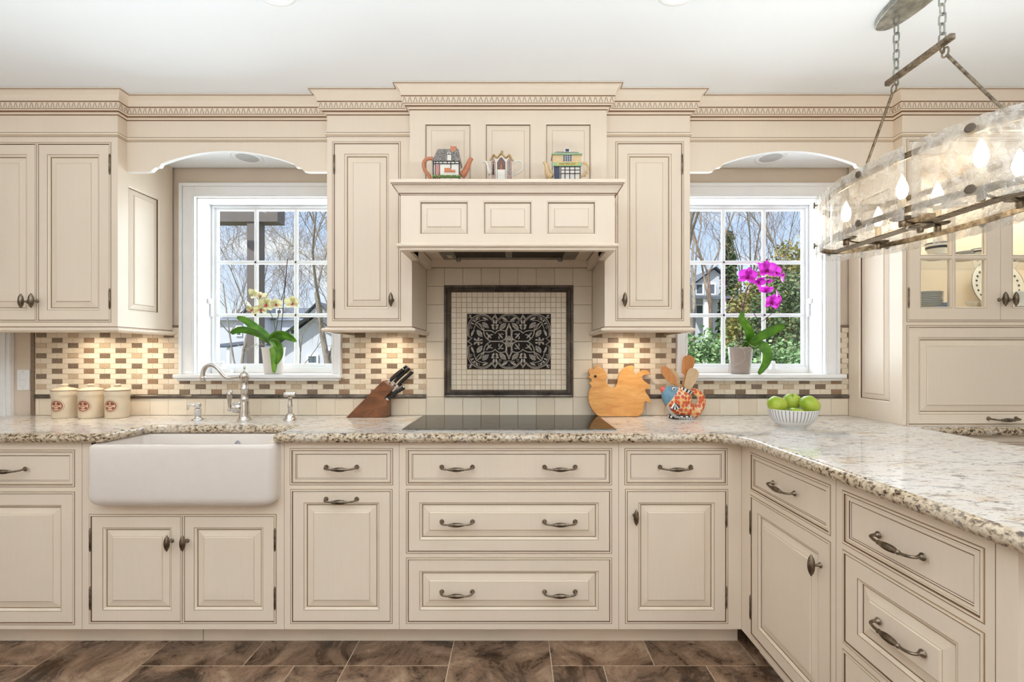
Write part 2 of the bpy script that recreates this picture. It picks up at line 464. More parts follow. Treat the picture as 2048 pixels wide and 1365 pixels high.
def m_marble():
    t = NT('brown_marble'); 
    gi = t.n('ShaderNodeNewGeometry')
    tc = t.n('ShaderNodeTexCoord'); cb = t.n('ShaderNodeVectorMath', operation='MULTIPLY_ADD')
    t.l(tc.outputs['Object'], cb.inputs[0]); cb.inputs[1].default_value = (1, 1, 1)
    sc = t.n('ShaderNodeVectorMath', operation='SCALE'); cx = t.n('ShaderNodeCombineXYZ')
    for i in range(3): t.l(gi.outputs['Random Per Island'], cx.inputs[i])
    t.l(cx.outputs[0], sc.inputs[0]); sc.inputs['Scale'].default_value = 37.0
    t.l(sc.outputs[0], cb.inputs[2])
    v = cb.outputs[0]
    n = t.noise(v, 4.0, 8, .68, 1.3)
    base = t.ramp(n, [(.36, sr(62, 46, 36)), (.45, sr(108, 84, 66)), (.55, sr(156, 126, 102)), (.68, sr(196, 166, 138))])
    n2 = t.noise(v, 11, 8, .62, 2.0)
    vein = t.ramp(n2, [(.488, (1, 1, 1)), (.50, sr(60, 40, 30)), (.512, (1, 1, 1))])
    col = t.mix(.8, base, vein, 'MULTIPLY')
    n3 = t.noise(v, 11, 6, .6, 1.6)
    lite = t.ramp(n3, [(.62, (0, 0, 0)), (.72, (.16, .12, .09))])
    col = t.mix(1.0, col, lite, 'ADD')
    isl = t.ramp(gi.outputs['Random Per Island'], [(0, .72), (1, 1.0)])
    col = t.mix(1.0, col, isl, 'MULTIPLY')
    return t.set(col, t.ramp(n, [(.3, .22), (.7, .36)]), 0)
M_marble = m_marble(); M_grout = plain('beige_grout', sr(206, 184, 158), .8)
m = MB(); g = .0021; R0 = -.6335; P = .412; X0 = -.2655
m.box(XL, XR, YB, .16, -.02, -.0015, 1)
def tile(a, b, c, d):
    m.add([(a+g,c+g,-.003),(b-g,c+g,-.003),(b-g,d-g,-.003),(a+g,d-g,-.003),(a+g,c+g,-.0004),(b-g,c+g,-.0004),(b-g,d-g,-.0004),(a+g,d-g,-.0004),
           (a+g+.001,c+g+.001,0),(b-g-.001,c+g+.001,0),(b-g-.001,d-g-.001,0),(a+g+.001,d-g-.001,0)],
          [(0,1,5,4),(1,2,6,5),(2,3,7,6),(3,0,4,7),(4,5,9,8),(5,6,10,9),(6,7,11,10),(7,4,8,11),(8,9,10,11)], 0)
for k in range(-9, 9):
    a = X0+P*k
    if a+P < XL or a > XR: continue
    a1, b1 = max(a, XL), min(a+P, XR)
    tile(a1, b1, R0+P, .16)
    if k % 4 == 0: tile(a1, b1, R0-P, R0+P)
    else: tile(a1, b1, R0, R0+P)
rng = random.Random(4)
k = -9
while k < 9:                                    # second row, half-tile shifted between the large slabs
    a = X0+P*k
    if k % 4 == 0: k += 1; continue
    n = 0
    segs = {1: (0, 1.5), 2: (1.5, 2.0), 3: (2.0, 3.0)} if (k//4) % 2 else {1: (0, .5), 2: (.5, 1.5), 3: (1.5, 3.0)}
    q = k % 4; s0 = a-P*(q-1)
    lo, hi = s0+P*segs[q][0], s0+P*segs[q][1]
    lo, hi = max(lo, XL), min(hi, XR)
    if hi-lo > .02: tile(lo, hi, R0-P, R0)
    k += 1
y = R0-P; r = 0
while y > YB:
    off = (r % 2)*.5*P; x = XL-off
    while x < XR:
        w = P*rng.choice((1, 1, 1.5)); a1, b1 = max(x, XL), min(x+w, XR)
        if b1-a1 > .02: tile(a1, b1, max(y-P, YB), y)
        x += w
    y -= P; r += 1
structure('floor', m, [M_marble, M_grout])

# casing of the doorway at the far end of the tiled wall
m = MB(); xa = X(19, 2.44)
m.box(xa-.11, xa, -.014, .010, 0, 2.10); m.box(xa-.085, xa-.02, -.020, -.014, 0, 2.10)
structure('door_1', m, M_white, bevel=.003)

# ------------------------------------------------------------------ windows
M_pane = None
def m_pane():
    t = NT('window_glass'); t.t.nodes.remove(t.b)
    tr = t.n('ShaderNodeBsdfTransparent'); gl = t.n('ShaderNodeBsdfGlossy'); gl.inputs['Roughness'].default_value = .02
    tr.inputs[0].default_value = (.96, .98, .98, 1)
    fr = t.n('ShaderNodeFresnel'); fr.inputs['IOR'].default_value = 1.35
    mx = t.n('ShaderNodeMixShader'); ge = t.n('ShaderNodeNewGeometry'); sb = t.n('ShaderNodeMath', operation='SUBTRACT', use_clamp=True); t.l(fr.outputs[0], sb.inputs[0]); t.l(ge.outputs['Backfacing'], sb.inputs[1])
    t.l(sb.outputs[0], mx.inputs[0]); t.l(tr.outputs[0], mx.inputs[1]); t.l(gl.outputs[0], mx.inputs[2])
    t.l(mx.outputs[0], t.o.inputs['Surface']); return t.m
M_pane = m_pane()
M_vinyl = plain('white_vinyl', sr(244, 246, 248), .3, var=.005)
def window(name, W, cl, cr, glx, glz, muX, muZ, crank_x, label):
    x0, x1, z0, z1 = W
    t = thing(name, label, None, ((x0+x1)/2, 0, z0)); t['kind'] = 'structure'
    # casing: stepped profile
    m = MB()
    for a, b, c, d in ((x0-cl, x0, z0, z1+.070), (x1, x1+cr, z0, z1+.070), (x0, x1, z1, z1+.070)):
        m.box(a, b, -.014, .010, c, d)
    m.box(x0-cl, x0-cl+.016, -.022, -.014, z0, z1+.070); m.box(x1+cr-.016, x1+cr, -.022, -.014, z0, z1+.070)
    m.box(x0-cl+.016, x1+cr-.016, -.022, -.014, z1+.054, z1+.070)
    m.box(x0-.012, x0-.004, -.018, -.014, z0, z1+.012); m.box(x1+.004, x1+.012, -.018, -.014, z0, z1+.012); m.box(x0-.004, x1+.004, -.018, -.014, z1+.004, z1+.012)
    m.build('casing', M_white, t, world=True, bevel=.0022)
    m = MB(); T = .004
    m.box(x0, x0+T, .010, .13, z0, z1); m.box(x1-T, x1, .010, .13, z0, z1); m.box(x0, x1, .010, .13, z1-T, z1)
    m.build('jamb_liner', M_white, t, world=True)
    m = MB(); m.box(x0-cl-.010, x1+cr+.012, -.055, .13, z0-.022, z0-.0005)
    m.box(x0-cl, x1+cr, -.040, -.010, z0-.036, z0-.022)
    m.build('sill', M_white, t, world=True, bevel=.005)
    # outer frame, then the sash
    m = MB(); m.plate(x0+T, x1-T, z0, z1-T, .118, .16, [(glx[0]-.012, glx[1]+.012, glz[0]-.020, glz[1]+.012)]); m.build('window_frame', M_vinyl, t, world=True, bevel=.003)
    m = MB(); m.plate(glx[0]-.014, glx[1]+.014, glz[0]-.022, glz[1]+.014, .132, .158, [(glx[0], glx[1], glz[0], glz[1])]); m.build('sash', M_vinyl, t, world=True, bevel=.003)
    m = MB(); hw = .0105
    prof = [(-hw, .148), (-hw, .140), (-.005, .134), (.005, .134), (hw, .140), (hw, .148)]
    for x in muX: m.add([(x+a, b, z) for z in glz for a, b in prof], [(i, i+1, 7+i, 6+i) for i in range(5)]+[(5,0,6,11)], 0)
    for z in muZ: m.add([(x, b, z+a) for x in glx for a, b in prof], [(i, i+1, 7+i, 6+i) for i in range(5)]+[(5,0,6,11)], 0)
    m.build('muntin', M_vinyl, t, world=True)
    m = MB(); m.box(glx[0], glx[1], .148, .153, glz[0], glz[1]); m.build('glass', M_pane, t, world=True)
    m = MB(); cx = crank_x; zb = z0+.012
    m.box(cx-.045, cx+.055, .075, .105, z0, z0+.022)
    m.lathe([(.022,0),(.020,.016),(.012,.026)], (cx, .09, z0+.02), 14, capt=True)
    m.tube(spline([(cx, .085, z0+.046), (cx-.02, .075, z0+.058), (cx-.055, .07, z0+.040), (cx-.085, .07, z0+.012)], 5), .008, 8)
    m.ball((cx, .088, z0+.058), .012, 10)
    m.build('crank_handle', M_vinyl, t, world=True)
    m = MB(); lx = glx[0]-.018 if cl > cr else glx[1]+.018; lz = (glz[0]+glz[1])/2-.12
    m.box(lx-.005, lx+.005, .105, .122, lz-.05, lz+.05); m.box(lx-.006, lx+.006, .085, .108, lz+.02, lz+.05)
    m.build('sash_lock', M_vinyl, t, world=True, bevel=.003)
window('window_1', W1, .078, .052, (-1.694, -1.022), (EYE-.0486, EYE+.8257), (-1.477, -1.2486), (EYE+.530, EYE+.2286), X(446, 2.55), 'white casement window with nine panes above the farmhouse sink')
window('window_2', W2, .058, .076, (.962, 1.638), (EYE-.0486, EYE+.8257), (1.1886, 1.420), (EYE+.530, EYE+.2286), X(1545, 2.55), 'white casement window with nine panes behind the magenta orchid')

# ------------------------------------------------------------------ tiled wall
def m_ctile(name, c1, c2, rough=.25, sc=9):
    t = NT(name); gi = t.n('ShaderNodeNewGeometry')
    a = t.ramp(gi.outputs['Random Per Island'], [(0, c1), (1, c2)])
    n = t.noise(t.coord(), sc, 4); a = t.mix(.10, a, t.ramp(n, [(.3, tuple(x*.7 for x in c1)), (.7, (1, 1, 1))]), 'MULTIPLY')
    t.bump(n, .12, .003); return t.set(a, rough, 0)
M_tile = m_ctile('cream_ceramic', sr(232, 216, 192), sr(242, 230, 210))
def m_relief(name, c1, c2):
    t = NT(name); n = t.noise(t.coord(), 250, 3, .75)
    col = t.ramp(n, [(.38, c1), (.62, c2)]); t.bump(n, .5, .0015); return t.set(col, .4, .25)
M_rel_dark = m_relief('relief_tile_brown', sr(98, 80, 64), sr(164, 142, 120))
M_rel_mid = m_relief('relief_tile_copper', sr(122, 92, 68), sr(188, 158, 130))
M_rel_light = m_relief('relief_tile_sand', sr(184, 160, 130), sr(222, 202, 174))
M_ngrout = plain('niche_grout', sr(186, 162, 134), .8)
M_tgrout = plain('tile_grout', sr(222, 206, 182), .8)
M_liner = m_metal('dark_liner_glaze', sr(84, 76, 70), sr(128, 118, 110), .25, 12); M_liner.node_tree.nodes['Principled BSDF'].inputs['Metallic'].default_value = .55
ZC = EYE-.325      # counter top
TM = [M_tile, M_rel_dark, M_rel_mid, M_rel_light, M_tgrout]
def tl(m, a, b, c, d, mat, th=.006, y=0.0, bv=.0012):
    m.add([(a,y+th,c),(b,y+th,c),(b,y+th,d),(a,y+th,d),(a,y+.001,c),(b,y+.001,c),(b,y+.001,d),(a,y+.001,d),(a+bv,y,c+bv),(b-bv,y,c+bv),(b-bv,y,d-bv),(a+bv,y,d-bv)],
          [(0,1,5,4),(1,2,6,5),(2,3,7,6),(3,0,4,7),(4,5,9,8),(5,6,10,9),(6,7,11,10),(7,4,8,11),(8,9,10,11)], mat)
KW = DW/FPX
ZL0, ZL1 = Z(797.5, DW), Z(789.5, DW)             # pencil liner
def mosaic(m, xa, xb, za, zb, xref, cut=None, rowref=Z(789.5, DW)):
    rp = .02785; tw = .0574; gg = .0009
    nrow = int((zb-za)/rp)+2
    for r in range(nrow):
        z0 = rowref+r*rp; z1 = z0+rp
        if z0 < za-1e-4 and z1 < za: continue
        off = xref+(0 if r % 2 else 1.5*tw)
        i0 = int((xa-off)/tw)-2
        for i in range(i0, i0+int((xb-xa)/tw)+5):
            a = off+i*tw; b = a+tw
            brown = (i % 3 == 0)
            mat = 0
            if brown:
                if r % 2 == 0: mat = 2 if (i//3) % 2 else 1
                else: mat = 1 if ((i//3)+(r//2)) % 2 else 3
            segs = [(max(a, xa), min(b, xb), max(z0, za), min(z1, zb))]
            if cut:
                out = []
                for s in segs:
                    cx0, cx1, cz0, cz1 = cut
                    if s[1] <= cx0 or s[0] >= cx1 or s[3] <= cz0 or s[2] >= cz1: out.append(s); continue
                    if s[2] < cz0: out.append((s[0], s[1], s[2], cz0))
                    if s[0] < cx0: out.append((s[0], cx0, max(s[2], cz0), s[3]))
                    if s[1] > cx1: out.append((cx1, s[1], max(s[2], cz0), s[3]))
                segs = out
            for s in segs:
                if s[1]-s[0] > .003 and s[3]-s[2] > .003: q = gg*(.5 if mat == 0 else 1.6); tl(m, s[0]+q, s[1]-q, s[2]+q, s[3]-q, mat, bv=.0006 if mat == 0 else .0012)
def backsplash(label, xa, xb, ztop, xref, cut, liner_joints, bigref, ends):
    t = thing('backsplash', label, 'backsplash', ((xa+xb)/2, 0, ZC))
    m = MB(); mosaic(m, xa, xb, ZL1, ztop, xref, cut)
    big = .0999; i0 = int((xa-bigref)/big)-1
    for i in range(i0, i0+int((xb-xa)/big)+3):
        a = max(bigref+i*big, xa); b = min(bigref+(i+1)*big, xb)
        if b-a > .004: tl(m, a+.0008, b-.0008, ZC+.001, ZL0-.0008, 0, bv=.002)
    m.build('tile_field', TM, t, world=True)
    g = MB()
    if cut:
        g.box(xa, cut[0], .0025, .0098, ZC, ztop, 4); g.box(cut[1], xb, .0025, .0098, ZC, ztop, 4); g.box(cut[0], cut[1], .0025, .0098, ZC, cut[2], 4)
    else: g.box(xa, xb, .0025, .0098, ZC, ztop, 4)
    g.build('grout', TM, t, world=True)
    l = MB(); js = [xa]+[j for j in liner_joints if xa+.01 < j < xb-.01]+[xb]
    zc = (ZL0+ZL1)/2; r = (ZL1-ZL0)/2
    for a, b in zip(js[:-1], js[1:]):
        l.tube([(a+.0012, .001, zc), (b-.0012, .001, zc)], [r, r], 14, sq=1.0)
    l.build('pencil_liner', M_liner, t, world=True)
    if ends:
        for (a, b, c, d) in ends:
            e = MB(); tl(e, a, b, c, d, 1, th=.010, y=-.004); e.build('border_tile', TM, t, world=True)
    return t
xr = X(71.3, DW); TOPZ = Z(655.5, DW)
c1 = (W1[0]-.0785, W1[1]+.0525, W1[2]-.037, 3)
c2 = (W2[0]-.0585, W2[1]+.0765, W2[2]-.037, 3)
xbL = X(70, DW); NX0, NX1 = -.479, .417
def vstrip(a, b, za, zb, n):
    h = (zb-za)/n; return [(a, b, za+i*h+.0008, za+(i+1)*h-.0008) for i in range(n)]
backsplash('cream mosaic wall tile with brown accents around the window above the sink', xbL, NX0, TOPZ, xr, c1,
           [xbL+.076+.1555*i for i in range(16)], X(72, DW)+.0145,
           vstrip(X(62, DW), X(69.6, DW), ZC+.002, TOPZ+.012, 4)+[(X(340, DW), W1[0]-.079, TOPZ+.0005, TOPZ+.0125)])
backsplash('cream mosaic wall tile with brown accents behind the fish shaped crock and apples', NX1, 1.80, TOPZ, X(1183.5, DW), c2,
           [X(1297, DW)+.1560*i for i in range(-1, 5)], X(1218, DW),
           [(W2[1]+.077, 1.7995, TOPZ+.0005, TOPZ+.0125)])

# tiled niche over the cooktop
t = thing('backsplash', 'plain cream square wall tiles over the cooktop', 'backsplash', (-.03, 0, ZC))
FX0, FX1, FZ0, FZ1 = X(889, DW), X(1146, DW), Z(794, DW), Z(571.5, DW)
m = MB(); q = (Z(536, DW)-ZC)/8
cols = [NX0, X(889, DW)]+[X(889, DW)+(X(1146, DW)-X(889, DW))/7*i for i in range(1, 8)]+[NX1]
NTOP = EYE+.4730
for r in range(8):
    for i in range(len(cols)-1):
        if 1 <= i <= 7 and 1 <= r <= 6: continue
        tl(m, cols[i]+.0012, cols[i+1]-.0012, ZC+q*r+.0012, ZC+q*(r+1)-.0012, 0, bv=.0018)
m.build('tile_field', TM, t, world=True)
g = MB(); g.box(NX0, NX1, .0025, .0098, ZC, NTOP+.03, 0); g.build('grout', M_ngrout, t, world=True)

# framed mosaic with the six relief tiles
t = thing('tile_mural', 'dark framed tile panel with six black ornamental relief tiles over the cooktop', 'wall tile panel', ((FX0+FX1)/2, 0, FZ0))
fw = .0375
prof = [(0, .003), (.0, -.012), (.004, -.016), (.009, -.014), (.013, -.010), (.018, -.016), (.027, -.018), (.033, -.012), (.0375, -.004), (.0375, .003)]
def frame_side(p0, p1, inward, joints):
    """one side of the frame; p0->p1 outer corners, inward = unit vector to the centre"""
    m = MB(); d = Vector(p1)-Vector(p0); L = d.length; d.normalize(); n = Vector(inward)
    cuts = [0]+joints+[L]
    for a, b in zip(cuts[:-1], cuts[1:]):
        rows = []
        for s in (a+(.001 if a > 0 else 0), b-(.001 if b < L else 0)):
            row = []
            for o, y in prof:
                ss = max(s, o) if s < L/2 else min(s, L-o)
                p = Vector(p0)+d*ss+n*o
                row.append((p.x, y, p.y))
            rows.append(row)
        k = len(prof)
        m.add(rows[0]+rows[1], [(i, i+1, k+i+1, k+i) for i in range(k-1)], 0, False)
        m.add(rows[0], [tuple(range(k))]); m.add(rows[1], [tuple(range(k))])
    return m
jx = [X(v, DW)-FX0 for v in (933, 989, 1045, 1101)]
jz = [Z(v, DW)-FZ0 for v in (739.5, 683.5, 627.5)]
for p0, p1, nn, jj in (((FX0, FZ0), (FX1, FZ0), (0, 1), jx), ((FX0, FZ1), (FX1, FZ1), (0, -1), jx), ((FX0, FZ0), (FX0, FZ1), (1, 0), jz), ((FX1, FZ0), (FX1, FZ1), (-1, 0), jz)):
    frame_side(p0, p1, nn, jj).build('frame_rail', M_liner, t, world=True, recalc=True)
m = MB(); ix0, ix1, iz0, iz1 = FX0+fw-.002, FX1-fw+.002, FZ0+fw-.002, FZ1-fw+.002
cx0, cx1, cz0, cz1 = X(934.5, DW), X(1101.5, DW), Z(738.5, DW), Z(628, DW)
s = .02835
nx = round((ix1-ix0)/s); nz = round((iz1-iz0)/s)
for i in range(nx):
    for j in range(nz):
        a, b = ix0+(ix1-ix0)*i/nx, ix0+(ix1-ix0)*(i+1)/nx; c, d = iz0+(iz1-iz0)*j/nz, iz0+(iz1-iz0)*(j+1)/nz
        if a > cx0-.004 and b < cx1+.004 and c > cz0-.004 and d < cz1+.004: continue
        tl(m, a+.0010, b-.0010, c+.0010, d-.0010, 0, y=-.001, bv=.0006)
m.box(ix0, ix1, .0015, .0024, iz0, iz1, 4)
m.build('small_mosaic', TM[:4]+[M_ngrout], t, world=True)

# relief tiles: dark ground with raised pewter ornament
M_relbase = plain('black_bronze', sr(30, 24, 20), .6, 0, Specular_IOR_Level=.2)
M_relline = plain('rubbed_pewter', sr(176, 166, 154), .5, .1, var=.22, scale=60)
CXp, CYp, CS = 785.5, 702.0, 5.686       # centre of the ornament in drawing units, units per reference unit
U = DW/FPX/CS
def orn(m, pts, r=4.5, flipx=False, flipy=False, n=6, smooth=True, closed=False):
    pp = []
    P = spline([(p[0], p[1], 0) for p in pts], n) if smooth and len(pts) > 2 else [Vector((p[0], p[1], 0)) for p in pts]
    for p in P:
        x = (p.x-CXp)*(-1 if flipx else 1); z = -(p.y-CYp)*(-1 if flipy else 1)
        pp.append(((cx0+cx1)/2+x*U, -.0062, (cz0+cz1)/2+z*U))
    m.tube(pp, r*U*1.25, 6, sq=1.0, up=(0, -1, 0))
def leaf2(m, c, ang, L, W, fx, fy, lobes=0):
    """flat raised leaf with a mid rib cut"""
    n = 14; a0 = radians(ang); out = []
    for side in (1, -1):
        for i in range(n+1):
            u = i/n if side == 1 else 1-i/n
            w = W*sin(pi*min(1, u*1.02))**.8*(1+(.28*abs(sin(lobes*pi*u)) if lobes else 0))
            x = (u-.5)*L; y = side*w/2
            px = c[0]+x*cos(a0)-y*sin(a0); py = c[1]+x*sin(a0)+y*cos(a0)
            out.append((px, py))
    pts = []
    for px, py in out:
        x = (px-CXp)*(-1 if fx else 1); z = -(py-CYp)*(-1 if fy else 1)
        pts.append(((cx0+cx1)/2+x*U, (cz0+cz1)/2+z*U))
    n0 = len(pts)
    cxm = sum(p[0] for p in pts)/n0; czm = sum(p[1] for p in pts)/n0
    m.add([(p[0], -.0052, p[1]) for p in pts]+[(cxm+(p[0]-cxm)*.86, -.0072, czm+(p[1]-czm)*.86) for p in pts],
          [(i, (i+1) % n0, n0+(i+1) % n0, n0+i) for i in range(n0)]+[tuple(range(n0, 2*n0))], 0, False)
    if lobes:        # engraved mid rib and side veins
        def q(u_, v_):
            px = c[0]+u_*cos(a0)-v_*sin(a0); py = c[1]+u_*sin(a0)+v_*cos(a0)
            return ((cx0+cx1)/2+(px-CXp)*(-1 if fx else 1)*U, -.0073, (cz0+cz1)/2-(py-CYp)*(-1 if fy else 1)*U)
        m.tube([q(-L*.46, 0), q(L*.42, 0)], 1.8*U, 5, mat=1)
        for k in (-.30, -.12, .06, .24):
            for sg in (-1, 1): m.tube([q(L*k, 0), q(L*(k+.13), sg*W*.34)], 1.5*U, 4, mat=1)
tiles6 = {}
for gx in range(3):
    for gz in range(2):
        w = (cx1-cx0)/3; h = (cz1-cz0)/2
        o = MB(); o.box(cx0+w*gx+.0006, cx0+w*(gx+1)-.0006, -.005, .002, cz0+h*gz+.0006, cz0+h*(gz+1)-.0006, 0)
        tiles6[(gx, gz)] = o.build('relief_tile', [M_relbase], t, world=True, bevel=.0008, label='black ornamental tile')
for gx in range(3):
    for fy in (False, True):
        m = MB(); par = tiles6[(gx, 0 if fy else 1)]
        if gx in (0, 2):
            fx = gx == 2
            O = lambda p, r=4.5, **k: orn(m, p, r, fx, fy, **k)
            # double lobed outline
            O([(321,640),(318,570),(330,500),(372,436),(440,402),(510,398),(560,420),(590,452)], 5)
            O([(334,636),(333,574),(346,508),(384,450),(446,417),(508,412),(552,432),(582,460)], 3)
            O([(590,452),(612,425),(628,402)], 5, smooth=False); O([(586,470),(624,424)], 3, smooth=False)
            O([(321,640),(345,656),(368,664),(345,684),(318,700)], 4.5, smooth=False)
            O([(628,612),(600,590),(560,580),(500,578),(470,540),(440,500),(415,486)], 5)
            O([(500,578),(504,620),(530,668),(580,700),(628,703)], 5)
            O([(440,500),(470,515),(495,545),(500,578)], 4); O([(405,500),(430,530),(462,560),(500,578)], 4)
            O([(415,486),(455,470),(490,462),(520,470)], 4); O([(415,486),(398,530),(388,560),(392,590)], 4)
            O([(330,402),(350,420),(362,440)], 7); O([(322,430),(345,432),(360,428)], 5); O([(352,400),(350,425)], 5, smooth=False)
            leaf2(m, (520,520), 42, 105, 42, fx, fy, 4); leaf2(m, (452,612), 52, 105, 46, fx, fy, 4)
            leaf2(m, (516,445), 25, 80, 26, fx, fy); leaf2(m, (370,610), 110, 80, 26, fx, fy)
            leaf2(m, (418,450), -70, 46, 18, fx, fy); leaf2(m, (372,500), 20, 46, 18, fx, fy); leaf2(m, (393,470), 45, 34, 22, fx, fy)
            for a in range(6): leaf2(m, (440+14*cos(a), 440+12*sin(a)), 0, 10, 10, fx, fy); leaf2(m, (356+10*cos(a), 540+14*sin(a)), 0, 10, 10, fx, fy)
            # half oak leaf at the joint
            for c, a, L, W in (((612,480),80,60,26),((602,520),10,44,24),((606,550),60,50,24),((430,690),2,90,16),((400,678),40,40,20),((440,672),100,40,24),((475,684),20,36,18)): leaf2(m, c, a, L, W, fx, fy)
            # lily
            leaf2(m, (558,638), 45, 92, 20, fx, fy); leaf2(m, (548,662), 100, 44, 14, fx, fy); leaf2(m, (585,628), -10, 44, 14, fx, fy); leaf2(m, (535,612), 50, 30, 18, fx, fy)
        else:
            for fx in (False, True):
                O = lambda p, r=4.5, **k: orn(m, p, r, fx, fy, **k)
                O([(630,402),(660,450),(700,415),(745,398),(785,394)], 5); O([(630,425),(662,468),(704,430),(748,412),(785,408)], 3)
                O([(628,612),(656,584),(700,575),(745,580),(768,540),(785,500)], 5)
                O([(785,530),(764,570),(762,640),(785,690)], 4.5); O([(745,580),(755,640),(745,690),(785,640)], 5)
                O([(628,703),(690,700),(735,680),(752,640),(745,580)], 5)
                O([(785,660),(752,702)], 4, smooth=False); O([(785,676),(768,702)], 4, smooth=False)
                O([(720,470),(760,478),(785,480)], 4)
                leaf2(m, (715,530), -45, 110, 46, fx, fy, 4); leaf2(m, (735,448), 28, 92, 28, fx, fy); leaf2(m, (785,430), 90, 34, 22, fx, fy)
                for a in range(6): leaf2(m, (686+12*cos(a), 488+12*sin(a)), 0, 10, 10, fx, fy)
                for c, a, L, W in (((642,480),100,60,24),((652,520),-10,44,24),((648,550),120,50,24)): leaf2(m, c, a, L, W, fx, fy)
                leaf2(m, (690,640), 50, 92, 20, fx, fy); leaf2(m, (708,620), 10, 44, 14, fx, fy); leaf2(m, (672,662), 80, 44, 14, fx, fy); leaf2(m, (785,702), 0, 26, 26, fx, fy)
        m.build('ornament', [M_relline, M_relbase], par, world=True, label='raised pewter leaf and vine ornament')

# ------------------------------------------------------------------ light switch on the painted wall
sx0, sx1, sz0, sz1 = X(32.5, DW), X(58, DW), Z(781, DW), Z(740, DW)
t = thing('light_switch', 'cream double rocker light switch plate on the greige wall', 'light switch', ((sx0+sx1)/2, .01, (sz0+sz1)/2))
m = MB(); m.box(sx0, sx1, .003, .010, sz0, sz1); m.build('switch_plate', M_white, t, world=True, bevel=.002)
zc = (sz0+sz1)/2
for dz in (.0005, -.0345):
    m = MB(); m.box((sx0+sx1)/2-.016, (sx0+sx1)/2+.016, -.001, .004, zc+dz, zc+dz+.034); m.build('rocker', M_vinyl, t, world=True, bevel=.002)
for z in (sz0+.010, sz1-.010):
    m = MB(); m.ball(((sx0+sx1)/2, .0025, z), .0022, 8); m.build('screw', M_nickel, t, world=True)
# ------------------------------------------------------------------ base cabinets
def rel(x0): return lambda px: xf(px)-x0
xA, xS, xB, xC, xD, xE = -2.96, xf(164), xf(568), xf(798), xf(1237), .948
r = rel(xA)
base_cabinet('cream base cabinet under the three ceramic canisters', (xA, YF, 0), 0, xS-xA,
    [dict(k='slim', r=(r(-101), r(145), zf(970), zf(905)), h=[(r(22), zf(940))]),
     dict(k='door', r=(r(-101), r(145), zf(1246), zf(989)))])
r = rel(xS)
base_cabinet('cream double-door base cabinet below the white farmhouse sink', (xS, YF, 0), 0, xB-xS,
    [dict(k='door', r=(r(183), r(364.6), zf(1243.5), zf(1034)), n=[(r(344), zf(1082))], hinge=[(r(181), zf(1080)), (r(181), zf(1197))]),
     dict(k='door', r=(r(365.6), r(548), zf(1243.5), zf(1034)), n=[(r(375), zf(1082))], hinge=[(r(550), zf(1080)), (r(550), zf(1197))])],
    holes_extra=[(r(183), r(536), zf(1006), .90)], toejoint=r(382))
r = rel(xB)
base_cabinet('cream narrow pull-out base cabinet between sink and wide drawers', (xB, YF, 0), 0, xC-xB,
    [dict(k='slim', r=(r(584.5), r(781), DZ[0], DZ[1]), h=[(r(684), zf(936))]),
     dict(k='door', r=(r(585.5), r(780), ZD[0], ZD[1]), h=[(r(683), zf(1000.5))])])
r = rel(xC)
base_cabinet('cream wide base cabinet of three drawers below the black cooktop', (xC, YF, 0), 0, xD-xC,
    [dict(k='slim', r=(r(817), r(1219), DZ[0], DZ[1]), h=[(r(914.5), zf(936)), (r(1119.5), zf(936))]),
     dict(k='drawer', r=(r(817), r(1219), zf(1103), zf(984)), h=[(r(914.5), zf(1045)), (r(1119.5), zf(1045))]),
     dict(k='drawer', r=(r(817), r(1219), zf(1243.5), zf(1121)), h=[(r(914.5), zf(1185)), (r(1119.5), zf(1185))])])
r = rel(xD)
base_cabinet('cream base cabinet below the rooster board in the inner corner', (xD, YF, 0), 0, xE+.02-xD,
    [dict(k='slim', r=(r(1254), r(1450), DZ[0], DZ[1]), h=[(r(1350), zf(936))]),
     dict(k='door', r=(r(1255), r(1451), ZD[0], ZD[1]), n=[(r(1269), zf(1031))], hinge=[(r(1452), zf(1032)), (r(1452), zf(1195))])])
def pd(d): return DF-d
PE = pd(1.344); PF = pd(.898); PG = pd(.857)
def corner(m): pass
base_cabinet('cream peninsula cabinet with one drawer over a door, nearest the corner', (xE, YF, 0), -pi/2, PE,
    [dict(k='slim', r=(pd(1.824), pd(1.376), DZ[0], DZ[1]), h=[((pd(1.824)+pd(1.376))/2, zf(936))]),
     dict(k='door', r=(pd(1.824), pd(1.376), ZD[0], ZD[1]), n=[(pd(1.412), Z(1138, 1.39))], hinge=[(pd(1.829), zf(1032)), (pd(1.829), zf(1195))])],
    depth=.60)
base_cabinet('cream peninsula cabinet of stacked drawers at the open end', (xE, YF-PE, 0), -pi/2, PF-PE,
    [dict(k='slim', r=(pd(1.307)-PE, pd(.928)-PE, DZ[0], DZ[1]), h=[((pd(1.307)+pd(.928))/2-PE, zf(936))]),
     dict(k='drawer', r=(pd(1.307)-PE, pd(.928)-PE, zf(1103), zf(984)), h=[((pd(1.307)+pd(.928))/2-PE, zf(1043))]),
     dict(k='drawer', r=(pd(1.307)-PE, pd(.928)-PE, zf(1243.5), zf(1121)), h=[((pd(1.307)+pd(.928))/2-PE, zf(1185))])],
    depth=.60)
t = thing('end_panel', 'cream end post and side panel closing the peninsula', 'cabinet panel', (xE, YF-PF, 0), -pi/2)
m = MB(); m.box(0, PG-PF, 0, .60, 0, .879); m.box(0, .0012, -.0006, 0, 0, .879, 1)
m.build('panel', CM, t, bevel=.002)
# right run below the hutch
HX = 1.80
YR = Yd(2.065)
t = base_cabinet('cream base cabinet below the glass-door hutch beyond the peninsula', (1.845, YR, 0), 0, 1.25,
    [dict(k='slim', r=(.04, .60, .709, .838)), dict(k='slim', r=(.65, 1.21, .709, .838)), dict(k='door', r=(.04, .60, .129, .67)), dict(k='door', r=(.65, 1.21, .129, .67))], depth=.385)

